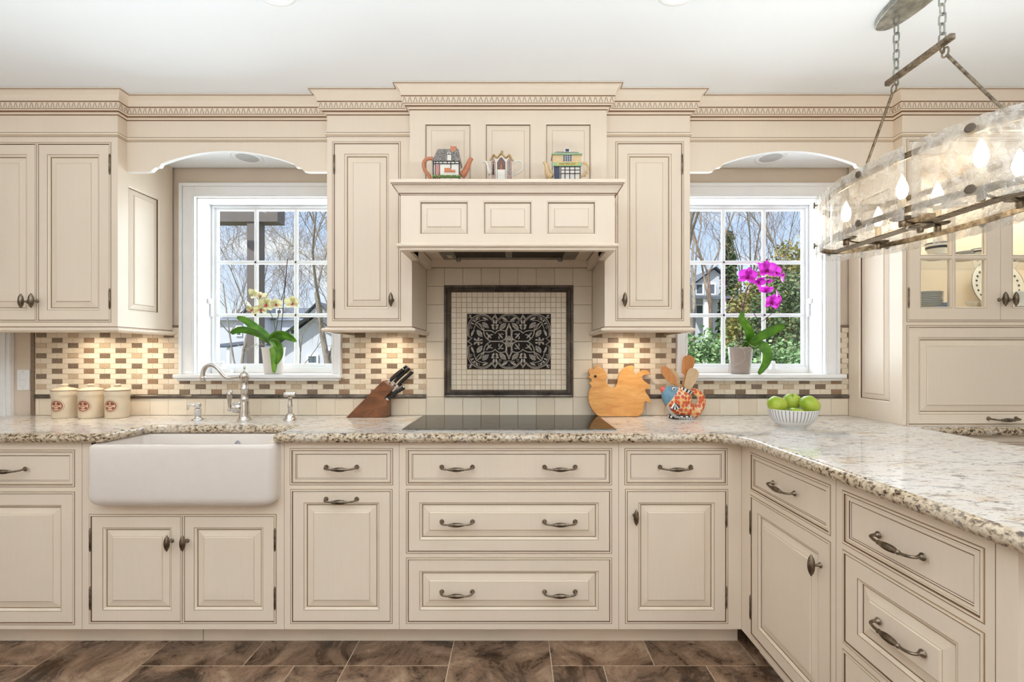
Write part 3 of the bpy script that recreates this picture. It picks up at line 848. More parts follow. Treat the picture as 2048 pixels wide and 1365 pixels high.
# ------------------------------------------------------------------ countertop (one slab around the sink and down the peninsula)
def offset_poly(P, d):
    n = len(P); out = []
    for i in range(n):
        a = (Vector(P[i])-Vector(P[i-1])).normalized(); b = (Vector(P[(i+1) % n])-Vector(P[i])).normalized()
        na = Vector((-a.y, a.x)); nb = Vector((-b.y, b.x)); q = na+nb
        q = q/max(.25, q.dot(na)) if q.length > 1e-6 else na
        out.append((P[i][0]+q.x*d, P[i][1]+q.y*d))
    return out
def arc(cx, cy, r, a0, a1, n): return [(cx+r*cos(radians(a0+(a1-a0)*i/n)), cy+r*sin(radians(a0+(a1-a0)*i/n))) for i in range(n+1)]
YCF = Yd(1.872); SX0, SX1, SYB = -1.700, -1.006, -.349
FR = .13; PXL = .915; PXR = 1.82; PYE = -1.675
poly = [(-2.97, 0), (-2.97, YCF)]
poly += arc(SX0-.026, YCF+.026, .026, -90, 0, 5)
poly += arc(SX0+.03, SYB-.03, .03, 180, 90, 5)
poly += arc(SX1-.03, SYB-.03, .03, 90, 0, 5)
poly += arc(SX1+.026, YCF+.026, .026, 180, 270, 5)
poly += arc(PXL-FR, YCF-FR, FR, 90, 0, 10)
poly += arc(PXL+.03, PYE+.03, .03, 180, 270, 5)
poly += arc(PXR-.03, PYE+.03, .03, 270, 360, 5)
poly += arc(PXR+.03, -.425-.03, .03, 180, 90, 5)
poly += [(3.12, -.425), (3.12, 0)]
th = .038
EP = [(.020, 0), (.0175, 0), (.0165, -.0022), (.0135, -.0030), (.0085, -.0050), (.0040, -.0090), (.0010, -.0150), (0, -.021), (.0015, -.028), (.006, -.034), (.013, -.038)]
v = []; f = []; mm = []; n = len(poly)
back = {0, n-1}
for ins, z in EP:
    for i, p in enumerate(offset_poly(poly, ins)):
        y = p[1]
        if i in back: y = -.0005
        x = p[0]
        if i in (0, 1): x = -2.97
        if i in (n-2, n-1): x = 3.12
        v.append((x, y, ZC+z))
K = len(EP)
for k in range(K-1):
    for i in range(n):
        j = (i+1) % n; f.append((k*n+j, k*n+i, (k+1)*n+i, (k+1)*n+j)); mm.append(1)
ct = thing('countertop', 'speckled white and brown granite countertop wrapping from the sink around the peninsula', 'countertop', (0, 0, ZC-th))
m = MB(); m.add(v, f, mm, True)
m.add(v[:n], [tuple(range(n))], 0); m.add(v[-n:], [tuple(range(n-1, -1, -1))], 1)
cto = m.build('stone_slab', [M_granite, M_granite_edge], ct, world=True, recalc=True)
# keep the top flat while the nosing is smooth
for p in cto.data.polygons:
    if len(p.vertices) > 10: p.use_smooth = False

# ------------------------------------------------------------------ farmhouse sink
t = thing('farmhouse_sink', 'white fireclay apron-front farmhouse sink below the window', 'sink', ((-1.746-.981)/2, -.45, .625))
sx0, sx1, sy0, sy1 = -1.746, -.981, Yd(1.842), -.318
szb, szt = Z(1017, 1.842), ZC-th-.0015
def rrect(x0, x1, y0, y1, r, z, n=6):
    r = max(r, .002)
    pts = []
    for cx, cy, a in ((x1-r, y1-r, 0), (x0+r, y1-r, 90), (x0+r, y0+r, 180), (x1-r, y0+r, 270)):
        for i in range(n+1):
            q = radians(a+90*i/n); pts.append((cx+r*cos(q), cy+r*sin(q), z))
    return pts
loops = []
R = .042
for i in range(7):
    a = pi/2*i/6; loops.append(rrect(sx0+R*(1-sin(a)), sx1-R*(1-sin(a)), sy0+R*.7*(1-sin(a)), sy1-R*(1-sin(a)), .034, szb+R*(1-cos(a))))
for ins, z in ((0, szt-.018), (.0015, szt-.009), (.006, szt-.0025), (.012, szt), (.026, szt), (.030, szt-.003), (.033, szt-.010), (.036, szt-.185)):
    loops.append(rrect(sx0+ins, sx1-ins, sy0+ins, sy1-ins, .034-ins*.2, z))
for ins, z in ((.042, szt-.200), (.055, szt-.208), (.30, szt-.212)): loops.append(rrect(sx0+ins, sx1-ins, sy0+min(ins, .12), sy1-min(ins, .12), .03, z))
m = MB(); nn = len(loops[0])
m.add([p for l in loops for p in l], [(k*nn+i, k*nn+(i+1) % nn, (k+1)*nn+(i+1) % nn, (k+1)*nn+i) for k in range(len(loops)-1) for i in range(nn)]+[tuple(range(nn-1, -1, -1)), tuple(range((len(loops)-1)*nn, len(loops)*nn))], 0, True)
so = m.build('basin', [M_porc], t, world=True, recalc=True)
m = MB(); m.lathe([(.001, .001), (.038, .002), (.042, 0)], ((sx0+sx1)/2, -.45, szt-.2115), 20); m.build('drain', M_nickel, t, world=True)
M_blue = plain('blue_print', sr(96, 118, 170), .4)
m = MB(); lx, lz, ly = X(474, 2.095), Z(887, 2.095), sy1-.0365
for a, b in (((-.013, 0), (0, .012)), ((0, .012), (.013, 0)), ((.013, 0), (0, -.012)), ((0, -.012), (-.013, 0)), ((-.010, 0), (0, .009)), ((0, .009), (.010, 0)), ((.010, 0), (0, -.009)), ((0, -.009), (-.010, 0)), ((-.005, .002), (.005, .002)), ((-.006, -.0015), (.006, -.0015))):
    m.tube([(lx+a[0], ly, lz+a[1]), (lx+b[0], ly, lz+b[1])], .0006, 5)
m.build('maker_mark', M_blue, t, world=True, label='small blue diamond mark')

# ------------------------------------------------------------------ wall cabinets
DU = 2.115; YU = Yd(DU); KU = DU/FPX
def xu(px): return X(px, DU)
def zu(py): return Z(py, DU)
ZU0 = EYE+.130; ZFR = EYE+1.027
CROWN = [(0, -.095), (.004, -.092), (.005, -.088), (.013, -.086), (.018, -.081), (.020, -.078), (.026, -.0775), (.026, -.0755), (.029, -.0745), (.029, -.0500), (.032, -.0495), (.033, -.045), (.034, -.036), (.040, -.020), (.050, -.009), (.058, -.006), (.062, -.005), (.062, 0)]
CRM = [1, 0, 0, 1, 0, 0, 1, 0, 0, 0, 1, 0, 0, 0, 0, 1, 0]
def crown(name, path, parent, side=1):
    m = MB(); m.sweep(path, CROWN, 0, side, mats=CRM, z0=CEIL-.0008)
    # carved lamb's-tongue band: a row of small tapered cuts
    P = [Vector(p) for p in path]
    for i in range(len(P)-1):
        d = (P[i+1]-P[i]); L = d.length; d.normalize(); nr = Vector((d.y, -d.x))*side
        e = .0292
        prev = 0 if i == 0 else 1; nxt = 0 if i == len(P)-2 else 1
        def ext(a, b): # signed extension at a corner
            na = Vector((a.y, -a.x))*side; nb = Vector((b.y, -b.x))*side
            return e if (a.x*b.y-a.y*b.x)*side > 0 else -e
        s0 = 0; s1 = L
        if prev: s0 = -ext((P[i]-P[i-1]).normalized(), d)
        if nxt: s1 = L+ext(d, (P[i+2]-P[i+1]).normalized())
        n = max(1, round((s1-s0)/.0242))
        st = (s1-s0)/n
        if s1-s0 < .02: continue
        def pt(s, z, o): q = P[i]+d*s+nr*o; return (q.x, q.y, CEIL-.0008+z)
        for k in range(n):
            c = s0+st*(k+.5)
            top, bot = -.0515, -.0735
            for sg in (-1, 1):
                a = [pt(c+sg*.0008, top, e+.0003), pt(c+sg*.0030, top, e+.0003), pt(c+sg*.0052, (top+bot)/2, e+.0003), pt(c+sg*.0095, bot, e+.0003), pt(c+sg*.0070, bot, e+.0003), pt(c+sg*.0030, (top+bot)/2+.001, e+.0003)]
                m.add(a, [(0, 1, 2, 5), (5, 2, 3, 4)], 1)
            tong = [pt(c-.0046, bot+.001, e), pt(c+.0046, bot+.001, e), pt(c, top+.008, e), pt(c, bot+.004, e+.0022)]
            m.add(tong, [(0, 1, 3), (1, 2, 3), (2, 0, 3)], 0)
    return m.build(name, CM, parent, world=True)
ASTR = [(0, -.011), (.003, -.010), (.003, -.007), (.007, -.004), (.0085, .001), (.007, .005), (.003, .007), (.003, .009), (0, .010)]
ASM = [1, 0, 3, 0, 0, 3, 1, 0]
def astragal(path, parent, side=1):
    m = MB(); m.sweep(path, ASTR, 0, side, mats=ASM, z0=ZFR); return m.build('frieze_bead', CM, parent, world=True)
RAIL = [(0, .004), (.001, 0), (.006, -.003), (.016, -.005), (.020, -.009), (.020, -.014), (.014, -.020), (.004, -.024), (-.012, -.024)]
def lightrail(path, parent, side=1):
    m = MB(); m.sweep(path, RAIL, 0, side, z0=ZU0, mats=[1, 0, 0, 0, 0, 0, 0, 0]); return m.build('light_rail', CM, parent, world=True)
def side_panel(t, x, ya, yb, z0, z1, sgn):
    """raised panel on a cabinet side. x = face, ya front .. yb back; sgn +1 looks to +x"""
    m = MB(); M = Matrix.Translation((x, 0, 0)) @ Matrix.Rotation(pi/2*sgn, 4, 'Z')
    a, b = (ya, yb) if sgn > 0 else (-yb, -ya)
    m.nest(a, b, z0, z1, [(0, .0004, 1)]+[(p[0]+.0005, p[1], p[2]) for p in INSETP[1:]], 0, M=M)
    return m
def wall_cabinet(label, x0, x1, doors, rail_path, crown_path, group='wall cabinets above the counter', panel_side=None, ytop=CEIL-.002):
    t = thing('wall_cabinet', label, 'cabinet', (x0, YU, ZU0), 0, group)
    m = MB(); w = x1-x0
    rects = [f['r'] for f in doors]
    T = Matrix.Translation((x0, YU, 0))
    mm_ = MB(); mm_.plate(0, w, ZU0, ytop, 0, .02, [hole(r) for r in rects], 0, 2)
    if panel_side:
        pa, pb, pz0, pz1 = panel_side['rect']
        # side facing +x with an opening for the panel
        xx = w
        for a, b, c, d in ((.02, pa-YU, ZU0, ytop), (pb-YU, -YU-.001, ZU0, ytop), (pa-YU, pb-YU, ZU0, pz0), (pa-YU, pb-YU, pz1, ytop)):
            mm_.box(xx-.018, xx, a, b, c, d)
        mm_.box(0, .018, .02, -YU-.001, ZU0, ytop)
    else:
        mm_.box(0, .018, .02, -YU-.001, ZU0, ytop); mm_.box(w-.018, w, .02, -YU-.001, ZU0, ytop)
    mm_.box(.018, w-.018, .02, -YU-.001, ZU0+.012, ZU0+.030); mm_.box(.018, w-.018, .02, -YU-.001, ytop-.02, ytop)
    for rr in rects: bead(mm_, rr)
    m = MB(); m.add(mm_.v, mm_.f, mm_.m, False, T)
    m.build('cabinet_box', CM, t, world=True)
    if panel_side:
        pa, pb, pz0, pz1 = panel_side['rect']
        side_panel(t, x1, pa, pb, pz0, pz1, 1).build('side_panel', CM, t, world=True)
    for fdoor in doors:
        rr = fdoor['r']; k = MB(); k.nest(rr[0], rr[1], rr[2], rr[3], DOORP)
        k2 = MB(); k2.add(k.v, k.f, k.m, False, T); o = k2.build('door', CM, t, world=True)
        for hx in fdoor.get('n', ()): attach('knob', ME_knob, o, (hx[0], 0, hx[1]-ZU0))
        for hx in fdoor.get('hinge', ()): attach('hinge', ME_hinge, o, (hx[0], -.002, hx[1]-ZU0))
    lightrail(rail_path, t); crown('crown_molding', crown_path, t); astragal(crown_path, t)
    return t
UDZ = (zu(638), zu(288))
LX1 = xu(235.5); LX0 = -2.955
r = lambda px: xu(px)-LX0
DVL = 2.165; YV = Yd(DVL)
wall_cabinet('wide cream wall cabinet with paired doors beside the sink window', LX0, LX1,
    [dict(k='door', r=(r(-70), r(73.2), UDZ[0]-.006, UDZ[1]-.003), n=[(r(55), zu(604))]),
     dict(k='door', r=(r(74.2), r(218), UDZ[0]-.006, UDZ[1]-.003), n=[(r(75), zu(603))], hinge=[(r(220), zu(329)), (r(220), zu(598))])],
    [(LX0, YU), (LX1, YU), (LX1, -.001)], [(LX0, YU), (LX1, YU), (LX1, YV)],
    panel_side=dict(rect=(Yd(2.173), Yd(2.365), EYE+.213, EYE+.812)))
CLX0, CRX1 = xu(654), xu(1380)
r = lambda px: xu(px)-CLX0
wall_cabinet('narrow cream wall cabinet between the sink window and the range hood', CLX0, NX0,
    [dict(k='door', r=(r(669), r(797), UDZ[0], UDZ[1]), n=[(r(785), zu(601))], hinge=[(r(668.5), zu(329)), (r(668.5), zu(598))])],
    [(CLX0, -.001), (CLX0, YU), (NX0, YU), (NX0, -.001)], [(CLX0, YV), (CLX0, YU), (NX0-.0, YU)])
r = lambda px: xu(px)-NX1
wall_cabinet('narrow cream wall cabinet between the range hood and the orchid window', NX1, CRX1,
    [dict(k='door', r=(r(1235.5), r(1363), UDZ[0], UDZ[1]), n=[(r(1247), zu(601))], hinge=[(r(1364), zu(329)), (r(1364), zu(598))])],
    [(NX1, -.001), (NX1, YU), (CRX1, YU), (CRX1, -.001)], [(NX1, YU), (CRX1, YU), (CRX1, YV)])

# ------------------------------------------------------------------ arched valances with soffits over the windows
HX1 = 3.12
def valance(label, x0, x1, xc):
    t = thing('window_valance', label, 'valance', (x0, YV, EYE+.85), 0, 'arched valances over the kitchen windows')
    zb = EYE+.873; kk = DVL/FPX
    half = [(132, 16.0), (145, 14), (156, 2.0), (158, 0)]     # px from centre, px rise above the flat
    prof = []
    for i in range(0, 25):
        u = -1+2*i/24; prof.append((xc+u*132*kk, zb+(16.5+(42-16.5)*(1-u*u))*kk))
    left = [(x0, zb), (xc-160*kk, zb), (xc-153*kk, zb+1.5*kk), (xc-147*kk, zb+7.0*kk), (xc-144*kk, zb+9*kk), (xc-137.0*kk, zb+9.6*kk), (xc-134.5*kk, zb+12.5*kk)]
    right = [(2*xc-p[0], p[1]) for p in left[1:]][::-1]
    right.append((x1, zb))
    low = left+prof+right
    m = MB(); n = len(low)
    top = CEIL-.002
    v = [(p[0], YV, p[1]) for p in low]+[(p[0], YV, top) for p in low]+[(p[0], YV+.020, p[1]) for p in low]+[(p[0], YV+.020, top) for p in low]
    f = []; mt = []
    for i in range(n-1):
        f += [(i, i+1, n+i+1, n+i), (2*n+i+1, 2*n+i, 3*n+i, 3*n+i+1), (2*n+i, 2*n+i+1, i+1, i)]; mt += [0, 0, 4]
    m.add(v, f, mt)
    m.build('arched_board', CM+[M_white], t, world=True)
    m = MB(); m.box(x0, x1, YV+.021, -.001, EYE+1.0117, EYE+1.030); m.build('soffit', M_ceil, t, world=True)
    crown('crown_molding', [(x0, YV), (x1, YV)], t); astragal([(x0, YV), (x1, YV)], t)
    return t
valance('arched cream valance above the sink window', LX1, CLX0, -1.368)
valance('arched cream valance above the orchid window', CRX1, HX, 1.306)

# ------------------------------------------------------------------ chimney panel and mantel hood
DCH = 2.070; YC = Yd(DCH); DH = 1.905; YH = Yd(DH)
t = thing('range_hood', 'cream paneled mantel range hood centered over the cooktop', 'range hood', (-.03, 0, EYE+.44))
def xc_(px): return X(px, DCH)
PH = []
for a, b in ((847.7, 943.4), (968.8, 1063.6), (1089.7, 1184)): PH.append((xc_(a), xc_(b), EYE+.735, Z(245.5, DCH)))
m = MB(); m.plate(NX0, NX1, EYE+.70, CEIL-.002, YC, YC+.02, PH, 0)
m.box(NX0, NX0+.018, YC+.02, YU, EYE+.70, CEIL-.002); m.box(NX1-.018, NX1, YC+.02, YU, EYE+.70, CEIL-.002)
m.build('chimney_board', CM, t, world=True)
for p in PH:
    m = MB(); m.nest(p[0], p[1], p[2], p[3], INSETP, YC); m.build('raised_panel', CM, t, world=True)
crown('crown_molding', [(NX0, YU), (NX0, YC), (NX1, YC), (NX1, YU)], t)
PH = []
for a, b in ((837.5, 938), (965.2, 1065.6), (1092.7, 1193.2)): PH.append((xf(a), xf(b), zf(470.5), zf(401.3)))
hz0, hz1 = EYE+.4626, EYE+.690
m = MB(); m.plate(NX0, NX1, hz0, hz1, YH, YH+.02, PH, 0)
m.box(NX0, NX0+.012, YH+.02, -.001, hz0, EYE+.72); m.box(NX1-.012, NX1, YH+.02, -.001, hz0, EYE+.72)
m.build('hood_front', CM, t, world=True)
for p in PH:
    m = MB(); m.nest(p[0], p[1], p[2], p[3], INSETP, YH); m.build('raised_panel', CM, t, world=True)
m = MB()
MANT = [(0, .670), (.002, .672), (.004, .675), (.010, .677), (.013, .684), (.020, .694), (.028, .701), (.030, .7035), (.036, .705), (.036, .708), (.040, .710), (.043, .714), (.043, .722), (.040, .7256), (-.02, .7256)]
m.sweep([(NX0, YU), (NX0, YH), (NX1, YH), (NX1, YU)], [(o*.85, z) for o, z in MANT], 0, 1, z0=EYE, mats=[1, 0, 1, 0, 0, 0, 0, 1, 0, 1, 0, 0, 0, 0])
m.box(NX0, NX1, YH, YC+.019, EYE+.712, EYE+.7256)
m.build('mantel_shelf', CM, t, world=True)
m = MB()
LIP = [(0, .4700), (.002, .4685), (.006, .4670), (.012, .4650), (.015, .4610), (.015, .4560), (.012, .4520), (.006, .4500), (.004, .4480), (.003, .4400), (-.030, .4400), (-.030, .5085)]
m.sweep([(NX0, YU-.0005), (NX0, YH), (NX1, YH), (NX1, YU-.0005)], LIP, 0, 1, z0=EYE)
m.build('hood_lip', CM, t, world=True)
M_woodraw = plain('pale_raw_wood', sr(222, 196, 160), .6, var=.05)
m = MB(); m.box(NX0+.012, NX1-.012, YH+.02, -.014, EYE+.5085, EYE+.520, 0)
m.box(NX0+.012, NX0+.030, YH+.03, -.014, EYE+.455, EYE+.5085, 0); m.box(NX1-.030, NX1-.012, YH+.03, -.014, EYE+.455, EYE+.5085, 0)
m.box(NX0+.0305, NX0+.033, YH+.03, -.014, EYE+.5075, EYE+.5086, 2); m.box(NX1-.033, NX1-.0305, YH+.03, -.014, EYE+.5075, EYE+.5086, 2)
m.box(NX0+.012, NX1-.012, -.014, -.0065, EYE+.4725, EYE+.5085, 0); m.box(NX0+.012, NX1-.012, -.018, -.014, EYE+.4725, EYE+.480, 0)
m.build('hood_liner', [M_cream, M_glaze, M_glaze_shade], t, world=True)
ix0, ix1 = -.373, .314; iy0, iy1 = Yd(2.0), Yd(2.388)
m = MB(); zi = EYE+.5085
flt = [(X(910, 2.27), X(1011, 2.27), iy0+.04, iy1-.05), (X(1024, 2.27), X(1128, 2.27), iy0+.04, iy1-.05)]
tmp = MB(); tmp.plate(ix0, ix1, iy0, iy1, 0, .006, flt, 0)
for (a, b, c) in tmp.v: pass
m.add([(a, c, zi-.007+b) for a, b, c in tmp.v], tmp.f, tmp.m)
for q in (ix0+.08, ix1-.08): m.lathe([(.010, -.016), (.012, -.012), (.012, 0)], (q, iy1-.03, zi-.006), 14, capb=True)
m.build('vent_insert', M_steel, t, world=True, label='dark steel vent insert')
M_mesh = plain('filter_mesh', sr(52, 44, 38), .5, .6, var=.5, scale=400)
for q in flt:
    k = MB(); k.box(q[0], q[1], q[2], q[3], zi-.004, zi-.002); k.build('grease_filter', M_mesh, t, world=True)
k = MB(); k.box(ix0+.03, ix0+.055, iy1-.12, iy1-.05, zi-.010, zi-.007); k.build('control_switch', M_nickel, t, world=True, bevel=.002)

# ------------------------------------------------------------------ cooktop
cxa, cxb = X(804, 1.968), X(1232.6, 1.968)
t = thing('cooktop', 'black glass cooktop with thin steel edge set in the granite', 'cooktop', ((cxa+cxb)/2, -.25, ZC))
m = MB(); m.box(cxa+.003, cxb-.003, Yd(1.971), -.022, ZC+.0005, ZC+.006); m.build('glass_surface', M_glassblack, t, world=True, bevel=.001)
m = MB(); m.plate(cxa, cxb, 0, -.0195-Yd(1.968), 0, .005, [(cxa+.0028, cxb-.0028, .0028, -.0195-Yd(1.968)-.0028)])
m2 = MB(); m2.add([(a, Yd(1.968)+c, ZC+.0005+b) for a, b, c in m.v], m.f, 0); m2.build('steel_trim', M_steel, t, world=True)
M_print = plain('grey_print', sr(96, 92, 88), .3)
m = MB()
for i in range(9): m.box(X(952+i*2.2, 2.0), X(953.4+i*2.2, 2.0), Yd(1.998), Yd(2.003), ZC+.0061, ZC+.0063)
for cx_, cy_, rr in ((-.30, -.17, .09), (-.30, -.37, .075), (-.02, -.25, .12), (.27, -.17, .075), (.27, -.37, .095)):
    n = 48; m.add([((rr+s)*cos(2*pi*i/n)+cx_, (rr+s)*sin(2*pi*i/n)+cy_, ZC+.0062) for s in (0, .0008) for i in range(n)], [(i, (i+1) % n, n+(i+1) % n, n+i) for i in range(n)], 0)
m.build('printed_marks', M_print, t, world=True)

# ------------------------------------------------------------------ hutch on the counter beyond the peninsula
t = thing('hutch_cabinet', 'tall cream hutch with glass doors standing on the counter', 'cabinet', (HX, YU, ZC))
w = HX1-HX
dws = [(X(1817.5, DU), X(2000.5, DU)), (X(2001.5, DU), X(2184.5, DU))]
gz = [(Z(615, DU), Z(519, DU)), (Z(510, DU), Z(414, DU)), (Z(405, DU), Z(309, DU))]
UZ = (Z(640, DU), Z(283, DU)); LZ = (Z(849, DU)+.001, Z(655.5, DU))
liftx = (X(1817.5, DU), X(2184.5, DU))
rects = [(dws[0][0], dws[1][1], UZ[0], UZ[1]), (liftx[0], liftx[1], LZ[0], LZ[1])]
m = MB(); m.plate(HX, HX1, ZC+.0005, CEIL-.002, YU, YU+.02, [hole(rects[0]), (liftx[0]-.0026, liftx[1]+.0026, ZC-.01, LZ[1]+.0026)], 0, 2)
pa, pb, pz0, pz1 = Yd(2.187), Yd(2.381), EYE-.229, EYE+.812
for a, b, c, d in ((YU+.02, pa, ZC+.0005, CEIL-.002), (pb, -.001, ZC+.0005, CEIL-.002), (pa, pb, ZC+.0005, pz0), (pa, pb, pz1, CEIL-.002)):
    m.box(HX, HX+.018, a, b, c, d)
m.box(HX1-.018, HX1, YU+.02, -.001, ZC+.0005, CEIL-.002)
m.box(HX+.018, HX1-.018, -.012, -.001, ZC+.0005, CEIL-.002)
m.box(HX+.018, HX1-.018, YU+.02, -.012, EYE+.208, EYE+.226); m.box(HX+.018, HX1-.018, YU+.02, -.012, UZ[1]+.01, UZ[1]+.03)
for rr in rects: 
    b_ = MB(); bead(b_, rr); m.add([(p[0], p[1]+YU, p[2]) for p in b_.v], b_.f, b_.m)
m.build('cabinet_box', CM, t, world=True)
side_panel(t, HX, pa, pb, pz0, pz1, -1).build('side_panel', CM, t, world=True)
for k, (a, b) in enumerate(dws):
    mi = (25.5, 28) if k == 0 else (28, 25.5)
    g0, g1 = a+24.5*KU, b-28.5*KU
    if k: g0, g1 = a+24.5*KU, b-24.5*KU
    gc = (g0+g1)/2; hm = 4.5*KU
    hs = [(x0, x1, z0, z1) for x0, x1 in ((g0, gc-hm), (gc+hm, g1)) for z0, z1 in gz]
    d = MB(); d.plate(a, b, UZ[0], UZ[1], YU, YU+.02, hs, 0, 0)
    for h in hs: d.nest(h[0]-.004, h[1]+.004, h[2]-.004, h[3]+.004, [(0, .0002, 3), (.001, .0003, 1), (.002, .0012, 0), (.004, .0002, 0), (.0065, -.006, 0)], YU, fill=False)
    do = d.build('door', CM, t, world=True)
    g = MB(); g.box(g0, g1, YU+.010, YU+.013, gz[0][0], gz[2][1]); g.build('glass_pane', M_pane, do, world=True)
    for px, py in (((1998, 600),) if k == 0 else ((2018.5, 600),)):
        attach('knob', ME_knob, do, (X(px, DU)-HX, 0, Z(py, DU)-ZC))
    if k == 0: attach('hinge', ME_hinge, do, (a-HX-.002, -.002, Z(596, DU)-ZC))
d = MB(); d.nest(liftx[0], liftx[1], LZ[0], LZ[1], DOORP, YU); do = d.build('lift_door', CM, t, world=True)
attach('handle', ME_handle, do, (X(2004, DU)-HX, 0, Z(839, DU)-ZC))
crown('crown_molding', [(HX, YV), (HX, YU), (HX1, YU)], t); astragal([(HX, YV), (HX, YU), (HX1, YU)], t)
M_shelfglass = plain('green_tinted_glass', (.85, .93, .9), .03); M_shelfglass.node_tree.nodes['Principled BSDF'].inputs['Transmission Weight'].default_value = .92
SHZ = EYE+(711-512)*2.13/FPX
for z in (SHZ-.008, SHZ+.255):
    s = MB(); s.box(HX+.019, HX1-.019, YU+.035, -.014, z, z+.008); s.build('glass_shelf', M_pane, t, world=True)
# ------------------------------------------------------------------ faucet, dispenser, sprayer
def rx(c, a): return Matrix.Translation(c) @ Matrix.Rotation(a, 4, 'Y')
dF = 2.275; u = dF/FPX/7.877
fx = X(488.9, dF); fy = Yd(dF)
t = thing('kitchen_faucet', 'brushed nickel bridge-spout kitchen faucet behind the farmhouse sink', 'faucet', (fx, fy, ZC))
m = MB()
m.lathe([(.0325,0),(.033,.004),(.030,.008),(.0265,.013),(.0245,.020),(.0235,.040),(.0215,.070),(.0195,.092),(.0185,.100),(.0205,.103),(.0205,.107),(.0175,.110),(.0162,.118),(.0160,.150),(.0190,.153),(.0200,.157),(.0190,.161),(.0162,.164),(.0160,.196),(.0185,.202),(.0215,.212),(.0220,.222),(.0195,.232),(.0130,.239),(.0095,.243),(.0060,.246)], (fx, fy, ZC), 32, capb=True)
m.lathe([(.0060,.246),(.0040,.250),(.0032,.256),(.0060,.262),(.0060,.266),(.0025,.270),(.0030,.273),(.0005,.276)], (fx, fy, ZC), 16)
m.build('faucet_body', M_nickel, t, world=True)
m = MB()
sp = [(945,440),(880,446),(790,458),(740,440),(690,380),(640,315),(590,268),(535,252),(478,275),(442,335),(432,400),(430,450)]
P = spline([(fx+(a-1015)*u, fy-.03*(945-a)/500-.002, ZC+(1125-b)*u) for a, b in sp], 5)
m.tube(P, [.0088+.0022*max(0, (i/len(P)-.3)) for i in range(len(P))], 16)
e = P[-1]
m.lathe([(.0105,-.022),(.0125,-.020),(.0130,-.010),(.0115,-.006),(.0140,-.003),(.0140,.002),(.0105,.006)], tuple(e), 18, capb=True)
m.build('spout', M_nickel, t, world=True)
m = MB(); hz = ZC+.063
m.lathe([(.020,.012),(.0275,.020),(.0285,.034),(.0255,.040),(.0265,.042),(.0265,.050),(.0200,.056),(.0120,.058)], M=rx((fx, fy, hz), -pi/2), seg=28, capt=True)
lx = fx-.0745
m.tube([(fx-.055, fy, hz-.010), (lx, fy, hz-.012)], .006, 10)
m.lathe([(.004,-.018),(.0085,-.014),(.0080,-.006),(.0060,0),(.0075,.006),(.0090,.030),(.0125,.058),(.0138,.068),(.0115,.078),(.006,.083),(.001,.084)], (lx, fy, hz), 18)
m.build('lever_handle', M_nickel, t, world=True)
dS = 2.29; sx_, sy_ = X(396, dS), Yd(dS)
t = thing('soap_dispenser', 'small polished soap pump on the counter left of the faucet', 'soap dispenser', (sx_, sy_, ZC))
t['label'] = 'small polished chrome soap pump on the counter beside the tall faucet'
m = MB(); m.lathe([(.028,0),(.028,.003),(.020,.008),(.0150,.012),(.0145,.016),(.0145,.048),(.0160,.050),(.0160,.054),(.0100,.056)], (sx_, sy_, ZC), 24, capb=True, capt=True); m.build('pump_base', M_chrome, t, world=True)
m = MB(); m.ball((sx_, sy_, ZC+.070), .0165, 18, sz=.95); m.ball((sx_+.008, sy_-.006, ZC+.078), .009, 12)
m.tube(spline([(sx_-.008, sy_-.004, ZC+.070), (sx_-.024, sy_-.010, ZC+.078), (sx_-.036, sy_-.014, ZC+.074), (sx_-.042, sy_-.016, ZC+.052)], 5), [.0062]*8+[.0052]*8, 12)
m.build('pump_spout', M_chrome, t, world=True)
dS = 2.28; sx_, sy_ = X(580.3, dS), Yd(dS)
t = thing('side_sprayer', 'brushed nickel side sprayer standing on the counter near the knife block', 'sprayer', (sx_, sy_, ZC))
m = MB(); m.lathe([(.031,0),(.031,.003),(.026,.010),(.0235,.014),(.0215,.024),(.0165,.030),(.0150,.033)], (sx_, sy_, ZC), 24, capb=True, capt=True); m.build('sprayer_holder', M_nickel, t, world=True)
m = MB(); m.lathe([(.0105,.030),(.0100,.060),(.0120,.068),(.0120,.073),(.0100,.078),(.0095,.110),(.0110,.118)], (sx_, sy_, ZC), 18)
m.lathe([(.0085,-.031),(.0125,-.029),(.0125,-.020),(.0112,-.016),(.0112,.020),(.0090,.026)], M=rx((sx_, sy_, ZC+.128), pi/2), seg=20, capb=True, capt=True)
m.build('spray_head', M_nickel, t, world=True)

